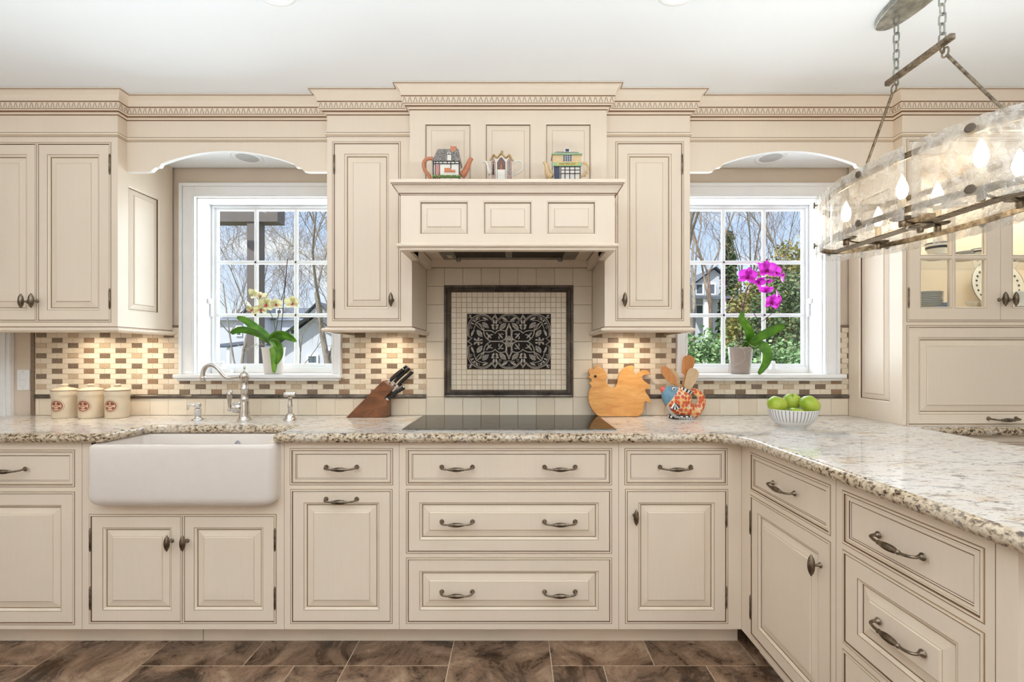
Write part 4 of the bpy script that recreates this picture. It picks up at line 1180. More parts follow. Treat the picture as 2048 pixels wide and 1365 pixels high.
# ------------------------------------------------------------------ canisters
M_stone = plain('cream_stoneware', sr(226, 210, 184), .28, var=.02)
M_stamp = plain('rust_stamp', sr(136, 70, 48), .5, var=.1)
M_stamp2 = plain('pale_rust_stamp', sr(226, 188, 158), .5, var=.06)
M_rimb = plain('brown_rim', sr(140, 96, 62), .5)
def canister(loc, kind, label):
    t = thing('canister', label, 'canister', loc, 0, 'stoneware canisters beside the light switch')
    m = MB(); m.lathe([(.045,0),(.0485,.003),(.0495,.008),(.0500,.060),(.0515,.100),(.0512,.112),(.0535,.116),(.0540,.124),(.0535,.140),(.0530,.143),(.0500,.143),(.0490,.130)], seg=40, capb=True); m.build('jar', M_stone, t)
    m = MB(); m.lathe([(.0500,.1422),(.0546,.1424),(.0546,.1440),(.0500,.1442)], seg=40); m.build('brown_seal', M_rimb, t)
    m = MB(); m.lathe([(.0515,.1435),(.0535,.1440),(.0540,.1458),(.0480,.1500),(.0330,.1555),(.0180,.1590),(.0125,.1610),(.0120,.1650),(.0165,.1690),(.0160,.1740),(.0100,.1770),(.0005,.1775)], seg=40, mats=lambda k, i: 1 if k == 0 else 0); m.build('lid', [M_stone, M_rimb], t)
    m = MB(); R_ = .0511; zc = .066; az = radians(-84)
    def pt(a, b, o=0): th_ = az+a/R_; return ((R_+o)*cos(th_), (R_+o)*sin(th_), zc+b)
    def ring(r0, r1, n=40, o=.0005):
        m.add([pt(r*cos(2*pi*i/n), r*sin(2*pi*i/n), o) for r in (r0, r1) for i in range(n)], [(i, (i+1) % n, n+(i+1) % n, n+i) for i in range(n)], 0)
    def poly(pts): m.add([pt(a, b, .0006) for a, b in pts], [tuple(range(len(pts)))], 0)
    ring(.0235, .0275); ring(.0325, .0335)
    def fan(a0, a1, r0, r1, n=6):
        A_ = [radians(a0+(a1-a0)*i/n) for i in range(n+1)]
        m.add([pt(r*cos(a), r*sin(a), .0006) for r in (r0, r1) for a in A_], [(i, i+1, n+2+i, n+1+i) for i in range(n)], 0)
    fan(18, 74, .0085, .0215); fan(106, 162, .0085, .0215)
    fan(200, 236, .0125, .0215); fan(304, 340, .0125, .0215)
    for q_ in (-.0065, -.0022, .0022, .0065): poly([(q_-.0014, -.0150), (q_+.0014, -.0150), (q_+.0014, -.0115), (q_-.0014, -.0115)])
    fan(82, 98, .0180, .0215, 2); fan(84, 96, .0060, .0120, 2)
    wd = {0: (.0016, .0030, .0022, .0030, .0018), 1: (.0026, .0018, .0030, .0018, .0026, .0018), 2: (.0030, .0022, .0030, .0022)}[kind]
    q = -(sum(wd)+.0022*(len(wd)-1))/2
    for w_ in wd: poly([(q, -.0040), (q+w_, -.0040), (q+w_, .0020), (q, .0020)]); q += w_+.0022
    n_ = 32; m.add([pt(.0235*cos(2*pi*i/n_), .0235*sin(2*pi*i/n_), .0003) for i in range(n_)]+[pt(0, 0, .0003)], [(i, (i+1) % n_, n_) for i in range(n_)], 1)
    m.build('round_stamp', [M_stamp, M_stamp2], t, label='rust brown round stamp')
dK = 2.365
for i, (px, lab) in enumerate(((129.5, 'cream lidded canister with a rust stamp, nearest the light switch'), (182, 'middle cream lidded canister with a rust stamp between two others'), (235, 'cream lidded canister with a rust stamp, nearest the sink'))):
    canister((X(px, dK), Yd(dK), ZC), i, lab)

# ------------------------------------------------------------------ knife block and knives
def wood(name, c1, c2, c3, scale=(1, 1, 1), rot=(0, 0, 0), rough=.4, wsc=30, grain=8):
    t = NT(name); c = t.coord(scale, rot); n = t.noise(c, grain, 6, .6, 1.0)
    col = t.ramp(n, [(.3, c1), (.5, c2), (.72, c3)]); n2 = t.noise(t.coord((scale[0]*3, scale[1]*3, scale[2]*3), rot), wsc, 4)
    return t.set(t.mix(.18, col, t.ramp(n2, [(.35, (.45, .4, .35)), (.65, (1, 1, 1))]), 'MULTIPLY'), rough, 0)
M_walnut = wood('walnut', sr(92, 54, 32), sr(122, 76, 46), sr(146, 94, 58), (1, 3, 3), (0, radians(44), 0), .38, 12, 7)
dB = 2.377; kb = dB/FPX/10.92
def kp(a, b): return (X(690+a/10.92, dB), ZC+(1258-b)*kb)
t = thing('knife_block', 'slanted walnut knife block on the counter under the narrow cabinet', 'knife block', (X(735, dB), -.05, ZC))
prof = [kp(*p) for p in ((35,1257),(840,448),(1060,622),(868,850),(935,885),(935,1257))]
m = MB(); m.prism_y(prof, -.088, -.014); m.build('block', M_walnut, t, world=True, bevel=.0025)
a, b = kp(440, 1225), kp(880, 862)
m = MB(); m.tube([(a[0], -.0885, a[1]), (b[0], -.0885, b[1])], .0007, 5); m.build('glue_line', plain('pale_seam', sr(176, 124, 78), .5), t, world=True)
M_blackh = plain('black_handle', sr(26, 24, 24), .3)
def knife(p0, p1, y, w, label, group='knives in the walnut block'):
    a, b = kp(*p0), kp(*p1); A = Vector((a[0], y, a[1])); B = Vector((b[0], y, b[1])); d = (B-A); L = d.length; d.normalize()
    t = thing('kitchen_knife', label, 'knife', tuple(A), 0, group)
    n = Vector((-d.z, 0, d.x))
    m = MB(); pts = []; rad = []
    for i in range(13):
        s = i/12; pts.append(A+d*(L*s)+n*(.0016*sin(s*pi*1.6))); rad.append(w*(.86+.18*sin(s*pi*.9+.2)+(.10 if s > .85 else 0)))
    m.tube(pts, rad, 12, sq=.62, up=(n.x, n.y, n.z)); m.build('knife_handle', M_blackh, t, world=True)
    m = MB(); m.tube([A-d*.007, A-d*.003, A+d*.004], [w*.80, w*1.02, w*.95], 12, sq=.64, up=(n.x, n.y, n.z))
    m.tube([B-d*.0005, B+d*.0035], [w*.96, w*.90], 12, sq=.62, up=(n.x, n.y, n.z)); m.build('bolster', M_chrome, t, world=True)
    m = MB(); q = A-d*.004
    m.prism_y([(q.x+n.x*w*.7, q.z+n.z*w*.7), (q.x-n.x*w*.7, q.z-n.z*w*.7), (q.x-n.x*w*.7-d.x*.035, q.z-n.z*w*.7-d.z*.035), (q.x+n.x*w*.7-d.x*.035, q.z+n.z*w*.7-d.z*.035)], y-.001, y+.001)
    m.build('blade', M_chrome, t, world=True)
knife((965,480), (1265,205), -.070, .0082, 'black-handled knife in the top corner slot of the walnut block')
knife((1055,505), (1385,175), -.062, .0092, 'black-handled knife in the middle slot of the walnut block')
knife((1140,570), (1465,255), -.072, .0092, 'black-handled knife in the lower front slot of the walnut block')
knife((935,445), (1300,135), -.036, .0075, 'slim dark-handled steel in the rear slot of the walnut block')
knife((1110,600), (1180,530), -.034, .0070, 'short knife half hidden behind the others in the walnut block')
knife((925,850), (1285,600), -.078, .0095, 'lowest black-handled paring knife jutting from the face of the block')

# ------------------------------------------------------------------ rooster board
M_maple = wood('honey_maple', sr(206, 140, 70), sr(224, 164, 92), sr(236, 184, 116), (1, 3, 5), (0, radians(4), 0), .42, 10, 5)
RO = [(110,430),(132,420),(157,405),(155,370),(137,345),(135,312),(158,288),(190,292),(222,290),(245,265),(285,250),(325,268),(350,285),(378,280),(384,310),(410,335),(430,360),(425,385),(441,415),(415,440),(412,480),(430,520),(455,560),(510,592),(555,575),(585,520),(600,440),(632,355),(690,282),(760,246),(835,236),(868,258),(852,300),(848,345),(860,372),(893,375),(925,345),(1000,313),(1075,320),(1132,378),(1060,383),(1000,400),(980,430),(1005,475),(1075,530),(1122,597),(1055,600),(1028,628),(1040,675),(1080,725),(1108,790),(1108,832),(1060,822),(1020,806),(1006,832),(998,900),(975,975),(935,1022),(890,1040),(300,1040),(250,1018),(190,950),(150,870),(126,780),(126,690),(150,620),(183,575),(165,545),(135,520),(182,492),(180,455),(150,440)]
dR = 2.415; kr = dR/FPX/7.877
def rp(a, b): return (X(1160+a/7.877, dR), (1040-b)*kr)
t = thing('cutting_board', 'rooster-shaped maple cutting board leaning against the tiled wall', 'cutting board', (rp(600, 0)[0], -.05, ZC))
lean = math.asin(.034/.27)
Ml = Matrix.Translation((0, -.044, ZC+.0005)) @ Matrix.Rotation(-lean, 4, 'X')
m = MB(); m.prism_y([rp(*p) for p in RO], -.018, 0, M=Ml); m.build('board', M_maple, t, world=True, bevel=.003)
ex, ez = rp(243, 412)
m = MB(); m.lathe([(.0092,0),(.0095,.0008),(.0082,.0012)], M=Ml @ Matrix.Translation((ex, -.018, ez)) @ Matrix.Rotation(pi/2, 4, 'X'), seg=20, capt=True)
m.build('eye_ring', plain('ring_wood', sr(196, 140, 84), .5), t, world=True)
m = MB(); m.lathe([(.0066,0),(.0066,.0016),(.003,.0018)], M=Ml @ Matrix.Translation((ex, -.018, ez)) @ Matrix.Rotation(pi/2, 4, 'X'), seg=20, capt=True)
m.build('eye_hole', plain('burnt_brown', sr(44, 24, 16), .6), t, world=True)

# ------------------------------------------------------------------ fish crock and wooden utensils
def m_scales():
    t = NT('painted_scales'); c = t.coord((1, 1, .8))
    v = t.n('ShaderNodeTexVoronoi'); v.inputs['Scale'].default_value = 60; v.inputs['Randomness'].default_value = .55; t.l(c, v.inputs['Vector'])
    sp_ = t.ramp(v.outputs['Distance'], [(.40, sr(214, 92, 58)), (.54, sr(230, 140, 90)), (.62, sr(244, 226, 196))])
    n = t.noise(c, 26, 2); g = t.ramp(n, [(.44, sr(244, 216, 180)), (.56, sr(240, 190, 120))])
    mk = t.ramp(v.outputs['Distance'], [(.50, 0), (.60, 1)])
    return t.set(t.mix(mk, sp_, g), .22, 0)
M_scale = m_scales()
M_fishblue = plain('painted_blue', sr(104, 146, 172), .2, var=.12, scale=60)
M_fishred = plain('painted_coral', sr(222, 98, 84), .25)
M_fishwhite = plain('painted_white', sr(240, 238, 232), .25); M_fishblack = plain('painted_black', sr(24, 26, 40), .3)
dP = 2.345; kf = dP/FPX/7.877
def fp(a, b, y=0): return (X(1160+a/7.877, dP), Yd(dP)+y, ZC+(1088-b)*kf)
t = thing('fish_crock', 'painted fish-shaped ceramic utensil crock in orange and blue', 'utensil crock', fp(1550, 1088))
ks = [(1262,640,14),(1285,636,44),(1302,640,50),(1318,650,66),(1345,668,104),(1390,700,148),(1440,735,176),(1500,780,204),(1560,835,222),(1620,900,196),(1690,958,150),(1760,985,118),(1830,965,92),(1885,905,74),(1912,830,66),(1900,750,60),(1850,690,56),(1790,665,52),(1755,660,40)]
P = spline([(a, b, r_) for a, b, r_ in ks], 4)
pts = [fp(p.x, p.y) for p in P]; rad = [p.z*kf for p in P]
pts2 = []
for p, r_ in zip(pts, rad): pts2.append((p[0], p[1], max(p[2], ZC+r_*.93)))
mt = []
for i in range(len(P)-1): mt.append(1 if i < 10 else (2 if i < 24 else 0))
m = MB(); m.tube(pts2, rad, 28, sq=.68, up=(0, 0, 1), mats=mt); m.build('fish_body', [M_scale, M_fishred, M_fishblue], t, world=True)
m = MB()
q = [fp(1350+40*i, 0)[0] for i in range(11)]
m.lathe([(.058,0),(.064,.004),(.0645,.010),(.060,.016),(.052,.020)], (fp(1580, 0)[0], Yd(dP), ZC+.0005), 56, mats=lambda k, i: (1 if (i//2) % 2 else 0) if k in (1, 2) else 1, sx=1.0, sy=.62, capb=True)
bp_ = spline([fp(a, b, y_) for a, b, y_ in ((1345,880,-.030),(1362,940,-.040),(1400,1000,-.046),(1460,1042,-.050),(1550,1066,-.052),(1650,1074,-.050),(1750,1076,-.042))], 8)
m.tube(bp_, [.0065]*len(bp_), 10, mats=[(i//1) % 2 for i in range(len(bp_)-1)])
m.build('striped_base', [M_fishwhite, M_fishblack], t, world=True)
m = MB(); A = fp(1650, 690); M_ = Matrix.Translation(A) @ Matrix.Rotation(radians(24), 4, 'Y')
m.lathe([(.036,-.022),(.033,-.004),(.034,.008),(.0385,.020),(.0365,.021),(.030,.006),(.030,-.02)], M=M_, seg=48, sy=.8, mats=lambda k, i: 1 if (i//2) % 2 else 0)
m.build('striped_collar', [M_fishwhite, M_fishblack], t, world=True)
m = MB(); ep = fp(1438, 615)
m.ball((ep[0], ep[1]-.038, ep[2]), .009, 14, 0, sy=.6); m.ball((ep[0], ep[1]-.0425, ep[2]), .0048, 10, 1)
m.build('eye', [M_fishwhite, M_fishblack], t, world=True)
m = MB(); F0 = fp(1440, 835); F1 = fp(1468, 862)
for i in range(6):
    a = radians(-128+i*17); m.tube([(F0[0], F0[1]-.050, F0[2]), (F0[0]+.030*cos(a)*1.0, F0[1]-.056, F0[2]+.032*sin(a))], [.003, .0052], 8, mat=i % 2)
m.build('side_fin', [M_fishwhite, M_fishblack], t, world=True)
M_w1 = wood('beech_orange', sr(198, 128, 70), sr(214, 146, 86), sr(224, 162, 104), (3, 3, 1), rough=.5)
M_w2 = wood('pale_beech', sr(204, 170, 128), sr(220, 190, 150), sr(230, 204, 168), (3, 3, 1), rough=.5)
def utensil(label, base, tip, w, head, mat_, y0, y1, spoon):
    t = thing('spoon' if spoon else 'spatula', label, 'wooden utensil', fp(*base), 0, 'wooden utensils in the fish crock')
    t.name = 'wooden_spoon' if spoon else 'wooden_spatula'; ROOTM[t.name] = Matrix.Translation(Vector(fp(*base)))
    B = Vector(fp(base[0], base[1], y0)); T_ = Vector(fp(tip[0], tip[1], y1)); d = T_-B; L = d.length; d.normalize(); n = Vector((-d.z, 0, d.x)).normalized()
    hw = w*kf/2; Hh = head*kf
    out = []; N = 22
    for sgn in (1, -1):
        rng_ = range(N+1) if sgn == 1 else range(N, -1, -1)
        for i in rng_:
            s = L*i/N; fromtip = L-s
            if fromtip < Hh:
                q_ = fromtip/Hh
                ww = hw*sqrt(max(0, 1-(1-q_*2)**2))**.7 if spoon else hw*(min(1, sqrt(max(0, 1-(1-min(1, q_*4))**2)))*(1-.45*max(0, q_-.35)))
            else: ww = .0062
            ww = max(ww, .0062 if fromtip > Hh*.8 else .0008)
            out.append((s, sgn*ww))
    th_ = .006 if spoon else .0055
    side = d.cross(n)
    m = MB(); nn_ = len(out)
    v = [B+d*s+n*a+side*(th_/2) for s, a in out]+[B+d*s+n*a-side*(th_/2) for s, a in out]
    m.add(v, [tuple(range(nn_)), tuple(range(2*nn_-1, nn_-1, -1))]+[(i, nn_+i, nn_+(i+1) % nn_, (i+1) % nn_) for i in range(nn_)])
    m.build('paddle', mat_, t, world=True, bevel=.0022)
utensil('orange-toned wooden spoon tilting toward the rooster board', (1640,720), (1285,275), 150, 330, M_w1, 0, -.006, True)
utensil('pale wooden spoon at the back of the fish crock', (1630,720), (1440,300), 150, 300, M_w2, .012, .022, True)
utensil('tallest wooden spatula rising from the fish crock', (1600,740), (1745,92), 200, 330, M_w1, .004, .012, False)
utensil('shorter pale wooden spatula in front of the tallest one', (1630,740), (1800,300), 185, 330, M_w2, -.008, -.012, False)

# ------------------------------------------------------------------ bowl of apples
M_bowl = plain('white_bowl_glaze', sr(238, 236, 232), .25, var=.01); M_bstripe = plain('grey_blue_stripe', sr(138, 138, 148), .4)
bx, by = 1.262, Yd(2.07)
t = thing('fruit_bowl', 'white footed bowl with thin grey vertical stripes on the peninsula', 'bowl', (bx, by, ZC))
m = MB()
bp = [(.053,0),(.055,.002),(.054,.007),(.066,.013),(.083,.028),(.0935,.045),(.0995,.064),(.103,.079),(.1045,.081),(.1025,.0825),(.100,.079),(.091,.046),(.075,.024),(.03,.012),(.001,.011)]
m.lathe(bp, (bx, by, ZC), 168, capb=True, mats=lambda k, i: 1 if (k in (4, 5, 6) and i % 4 == 0) else 0)
m.build('bowl_body', [M_bowl, M_bstripe], t, world=True)
def m_apple():
    t = NT('green_apple_skin'); c = t.coord(); n = t.noise(c, 14, 3)
    col = t.ramp(n, [(.35, sr(140, 176, 44)), (.55, sr(172, 194, 62)), (.72, sr(196, 196, 84))])
    n2 = t.noise(c, 190, 2); return t.set(t.mix(t.ramp(n2, [(.66, 0), (.72, .4)]), col, sr(214, 222, 140)), .22, 0)
M_apple = m_apple(); M_stem = plain('apple_stem', sr(104, 84, 44), .6)
def apple(loc, tilt, az, r, label):
    t = thing('green_apple', label, 'apple', loc, 0, 'green apples in the bowl')
    M = Matrix.Rotation(az, 4, 'Z') @ Matrix.Rotation(tilt, 4, 'Y')
    pr = []
    for i in range(25):
        a = pi*i/24; rr = sin(a)*(1+.06*cos(a)); z = -cos(a)*.90
        if a > pi*.80: z -= .28*((a-pi*.80)/(pi*.2))**1.6
        if a < pi*.14: z += .12*((pi*.14-a)/(pi*.14))**1.5
        pr.append((max(rr*r, .0004), z*r))
    m = MB(); m.lathe(pr, seg=32, M=M, flute=(5, .012)); m.build('fruit', M_apple, t)
    m = MB(); m.tube(spline([(0, 0, r*.58), (.001, 0, r*.8), (.004, 0, r*1.0)], 3), [.0011]*6+[.0016], 6, M=M); m.build('stem', M_stem, t)
apple((1.190, Yd(2.065), ZC+.104), radians(14), radians(-30), .0415, 'green apple resting on the bowl rim nearest the cooktop')
apple((1.291, Yd(2.120), ZC+.110), radians(-30), radians(70), .0410, 'green apple at the back of the bowl, topmost of the four')
apple((1.326, Yd(2.045), ZC+.103), radians(48), radians(-20), .0435, 'green apple tipped sideways on the bowl rim nearest the hutch')
apple((1.248, Yd(2.020), ZC+.058), radians(8), radians(0), .0400, 'green apple lying lowest at the front inside the bowl')

# ------------------------------------------------------------------ orchids
def m_leaf(name, a, b, c):
    t = NT(name); n = t.noise(t.coord(), 22, 3); return t.set(t.ramp(n, [(.3, a), (.55, b), (.75, c)]), .32, 0, Subsurface_Weight=0.0)
def translucent(mat_, fac, color):
    nt = mat_.node_tree; b = nt.nodes['Principled BSDF']; o = nt.nodes['Material Output']
    tr = nt.nodes.new('ShaderNodeBsdfTranslucent'); tr.inputs[0].default_value = (*color, 1); mx = nt.nodes.new('ShaderNodeMixShader'); mx.inputs[0].default_value = fac
    nt.links.new(b.outputs[0], mx.inputs[1]); nt.links.new(tr.outputs[0], mx.inputs[2]); nt.links.new(mx.outputs[0], o.inputs['Surface'])
M_oleaf = m_leaf('orchid_leaf', sr(52, 100, 30), sr(92, 144, 38), sr(136, 180, 56)); translucent(M_oleaf, .22, sr(160, 205, 40))
M_oleaf2 = m_leaf('orchid_leaf_pale', sr(110, 160, 70), sr(156, 196, 96), sr(190, 214, 130)); translucent(M_oleaf2, .35, sr(170, 215, 90))
M_ostem = plain('orchid_stem', sr(84, 92, 48), .5, var=.2); M_stake = plain('dark_stake', sr(72, 40, 46), .6); M_root = plain('aerial_root', sr(186, 186, 170), .7, var=.1)
M_petY = m_leaf('pale_yellow_petal', sr(206, 208, 140), sr(228, 224, 178), sr(240, 230, 208)); translucent(M_petY, .22, sr(232, 228, 180))
M_petP = m_leaf('magenta_petal', sr(190, 34, 178), sr(214, 54, 204), sr(232, 110, 224)); translucent(M_petP, .3, sr(230, 70, 220))
M_lipP = plain('rose_lip', sr(206, 88, 110), .4); M_lipM = plain('dark_magenta_lip', sr(150, 10, 110), .4); M_moss = plain('bark_mix', sr(92, 72, 52), .9, var=.3, scale=90)
def petal(m, c, M, L, W, cup, mat, n=7):
    v = []; rows = n; cols = 5
    for i in range(rows+1):
        s = i/rows; w = W*sin(pi*min(.985, .10+.86*s))**.75
        for j in range(cols):
            q = (j/(cols-1)-.5)*2
            v.append(Vector((q*w/2, -cup*L*(s*s)-.10*W*abs(q)**2, s*L)))
    f = [(i*cols+j, i*cols+j+1, (i+1)*cols+j+1, (i+1)*cols+j) for i in range(rows) for j in range(cols-1)]
    m.add(v, f, mat, True, Matrix.Translation(c) @ M)
def bloom(name, c, az, el, roll, size, parent, pm, lm, spread=1.0):
    """a phalaenopsis bloom looking along -y, turned by az (z) and el (x)"""
    size *= 1.22
    M = Matrix.Rotation(az, 4, 'Z') @ Matrix.Rotation(el, 4, 'X') @ Matrix.Rotation(roll, 4, 'Y')
    m = MB(); c = Vector(c)
    tilt = Matrix.Rotation(radians(18*(2-spread)), 4, 'X')
    for a, L, W in ((0, 1.0, .62), (124, .98, .60), (-124, .98, .60)): petal(m, c, M @ Matrix.Rotation(radians(a), 4, 'Y') @ tilt, L*size, W*size, .10, 0)
    c2 = c+(M @ Vector((0, -.02*size*3, 0)))
    for a in (66, -66): petal(m, c2, M @ Matrix.Rotation(radians(a), 4, 'Y') @ tilt, 1.02*size, 1.05*size, .06, 0)
    c3 = c+(M @ Vector((0, -.16*size, -.04*size)))
    petal(m, c3, M @ Matrix.Rotation(radians(180), 4, 'Y') @ Matrix.Rotation(radians(30), 4, 'X'), .42*size, .34*size, .3, 1)
    for a in (150, 210): petal(m, c3, M @ Matrix.Rotation(radians(a-90), 4, 'Y') @ Matrix.Rotation(radians(35), 4, 'X'), .24*size, .2*size, .2, 1)
    m.ball(tuple(c3), .10*size, 8, 1)
    return m.build(name, [pm, lm], parent, world=True)
def strap_leaf(pts, w, parent, mat_, roll=0.0, fold=.18, n=6):
    P = spline(pts, n); N = len(P); m = MB(); v = []; cols = 5
    for i, p in enumerate(P):
        t_ = (P[min(i+1, N-1)]-P[max(i-1, 0)]).normalized()
        s = i/(N-1); ww = w*(sin(pi*(.14+.84*s))**.6)*(1 if s < .97 else .5)
        sd = t_.cross(Vector((0, -1, 0))); sd = sd.normalized() if sd.length > 1e-3 else Vector((1, 0, 0))
        sd = (Matrix.Rotation(roll, 3, t_) @ sd); nr = sd.cross(t_).normalized()
        for j in range(cols):
            q = (j/(cols-1)-.5)*2; v.append(p+sd*(q*ww/2)+nr*(fold*w*abs(q)**1.5))
    f = [(i*cols+j, i*cols+j+1, (i+1)*cols+j+1, (i+1)*cols+j) for i in range(N-1) for j in range(cols-1)]
    m.add(v, f, 0, True); o = m.build('leaf', mat_, parent, world=True)
    s = o.modifiers.new('thick', 'SOLIDIFY'); s.thickness = .0016; return o
SILLZ = EYE-.0995
dO = 2.462
def o1(a, b, y=0): return (X(470+a/5.247, dO), Yd(dO)+y, Z(500+b/5.247, dO))
cx = X(547, dO)
t = thing('potted_orchid', 'pale yellow orchid in a white pot on the window sill above the sink', 'orchid', (cx, Yd(dO), SILLZ), 0)
M_pot1 = plain('ivory_pot', sr(232, 222, 214), .35, var=.015); M_pot2 = plain('taupe_pot_glaze', sr(170, 154, 146), .18, var=.05)
m = MB(); m.lathe([(.042,0),(.045,.002),(.0475,.03),(.052,.08),(.0575,.134),(.0595,.138),(.0595,.1420),(.0555,.1420),(.0545,.128)], (cx, Yd(dO), SILLZ), 40, capb=True)
m.build('pot', M_pot1, t, world=True)
m = MB(); m.lathe([(.054,.124),(.03,.130),(.001,.132)], (cx, Yd(dO), SILLZ), 20); m.build('potting_bark', M_moss, t, world=True)
strap_leaf([o1(385,985), o1(330,905,-.01), o1(240,825,-.02), o1(130,745,-.02), o1(42,716,-.015)], .044, t, M_oleaf, .5)
strap_leaf([o1(390,980,-.01), o1(300,890,-.04), o1(190,845,-.06), o1(110,850,-.07), o1(52,885,-.075)], .040, t, M_oleaf, -.5)
strap_leaf([o1(395,975,-.01), o1(450,915,-.03), o1(540,895,-.05), o1(630,915,-.06), o1(706,960,-.06)], .050, t, M_oleaf, .35)
strap_leaf([o1(400,985,-.01), o1(450,925,-.02), o1(500,890,-.02), o1(545,880,-.01)], .040, t, M_oleaf, -.3)
strap_leaf([o1(410,990,-.03), o1(480,975,-.06), o1(550,1020,-.085), o1(565,1110,-.09), o1(525,1195,-.085)], .050, t, M_oleaf, .15)
strap_leaf([o1(415,1000,-.035), o1(470,1010,-.068), o1(500,1090,-.078), o1(500,1200,-.076), o1(480,1285,-.062)], .046, t, M_oleaf2, .2)
m = MB(); m.tube(spline([o1(398,1010), o1(430,850), o1(465,700,-.01), o1(490,560,-.01), o1(515,420), o1(520,300), o1(495,215), o1(462,168)], 5), [.0022]*20+[.0014]*16, 7); m.build('flower_stem', M_ostem, t, world=True)
m = MB(); m.tube(spline([o1(405,1010,-.01), o1(440,900,-.02), o1(440,760,-.03), o1(400,650,-.04), o1(330,560,-.05), o1(270,500,-.05)], 5), .0020, 7); m.build('flower_stem', M_ostem, t, world=True)
m = MB(); m.tube(spline([o1(535,375), o1(580,378,-.01), o1(615,430,-.02), o1(640,500,-.03), o1(658,560,-.035)], 5), .0014, 6); m.build('flower_stem', M_ostem, t, world=True)
m = MB(); m.tube([o1(484,1000,-.004), o1(487,870,-.004), o1(555,96,-.004)], .0022, 7); m.build('stake', M_stake, t, world=True)
m = MB()
for pp in (((330,1000),(230,1010),(200,1045),(150,1090)), ((360,1000),(300,980),(260,1010),(225,1030)), ((345,1005),(320,960),(300,1010),(285,1040)), ((200,1045),(120,1020),(75,985))):
    m.tube(spline([o1(a, b, -.05) for a, b in pp], 4), .0013, 6)
m.build('aerial_roots', M_root, t, world=True)
for a, b, az, el, ro, sz, y in ((290,500,-.9,-.5,.2,.034,-.06),(250,490,.9,-.6,.4,.030,-.05),(340,520,.4,-1.0,0,.032,-.07),(240,605,-1.1,.2,.3,.030,-.06),(265,640,-.2,.5,.9,.026,-.07),(350,635,.3,.4,0,.030,-.07),(405,590,.5,.1,.2,.036,-.075),(482,585,.9,.1,-.2,.030,-.06),(660,572,.05,.05,.05,.036,-.05)):
    bloom('flower', o1(a, b, y), az, el, ro, sz, t, M_petY, M_lipP)
def o2(a, b, y=0): return (X(1360+a/3.793, dO), Yd(dO)+y, Z(400+b/3.793, dO))
cx = X(1480.5, dO)
t = thing('potted_orchid', 'magenta orchid in a shiny taupe pot on the window sill', 'orchid', (cx, Yd(dO), SILLZ), 0)
m = MB(); m.lathe([(.044,0),(.048,.002),(.050,.03),(.055,.08),(.060,.134),(.0615,.1435),(.0580,.1435),(.056,.128)], (cx, Yd(dO), SILLZ), 40, capb=True)
m.build('pot', M_pot2, t, world=True)
m = MB(); m.lathe([(.056,.124),(.03,.130),(.001,.132)], (cx, Yd(dO), SILLZ), 20); m.build('potting_bark', M_moss, t, world=True)
strap_leaf([o2(490,1110), o2(512,1030,-.02), o2(470,960,-.03), o2(440,905,-.03), o2(458,850,-.02)], .050, t, M_oleaf, .2)
strap_leaf([o2(500,1112), o2(505,1040,.01), o2(490,980,.01)], .030, t, M_oleaf, .8)
strap_leaf([o2(500,1110,-.01), o2(560,1045,-.03), o2(640,1000,-.05), o2(700,970,-.06), o2(738,960,-.06)], .058, t, M_oleaf, .45)
strap_leaf([o2(505,1110,-.03), o2(560,1100,-.065), o2(592,1160,-.085), o2(585,1240,-.08), o2(545,1318,-.065)], .048, t, M_oleaf, .2)
m = MB(); m.tube(spline([o2(485,1115), o2(470,1000), o2(474,860), o2(488,740,-.01), o2(512,650,-.02), o2(560,615,-.03), o2(640,598,-.03), o2(740,604,-.03)], 5), .0024, 7); m.build('flower_stem', M_stake, t, world=True)
m = MB(); m.tube(spline([o2(505,1100), o2(560,1020), o2(592,960,-.01), o2(575,900,-.01), o2(555,860,-.01), o2(592,838,-.01)], 5), .0018, 7)
m.tube(spline([o2(588,940,-.01), o2(640,900,-.02), o2(675,860,-.03), o2(682,815,-.03)], 5), .0016, 7); m.build('flower_stem', M_stake, t, world=True)
m = MB(); m.tube([o2(455,1110), o2(440,995)], .0024, 6); m.tube([o2(450,1110), o2(452,995)], .0020, 6); m.build('cut_stem', M_stake, t, world=True)
m = MB()
for pp in (((430,1110),(380,1110),(340,1140),(330,1230),(328,1310)), ((420,1120),(440,1150),(448,1200),(400,1245),(340,1260)), ((470,1110),(490,1130),(455,1160)), ((460,1080),(420,1075),(400,1100)), ((480,1100),(520,1120),(545,1105))):
    m.tube(spline([o2(a, b, -.066) for a, b in pp], 4), .0014, 6)
m.build('aerial_roots', M_root, t, world=True)
for a, b, az, el, ro, sz, y in ((470,600,-.45,0,.2,.043,-.06),(585,560,.0,-.1,0,.046,-.08),(672,568,.5,-.1,-.2,.036,-.05),(720,606,1.0,0,-.3,.032,-.05),(545,628,.2,.7,.4,.032,-.06),(575,520,.1,-1.1,0,.026,-.05),(612,712,-.4,-.9,.2,.034,-.05),(637,785,.1,.2,.1,.040,-.06),(684,800,1.0,.4,.5,.026,-.05),(690,745,.9,-.4,.8,.028,-.05),(625,618,.3,1.1,.0,.022,-.05)):
    bloom('flower', o2(a, b, y), az, el, ro, sz, t, M_petP, M_lipM)
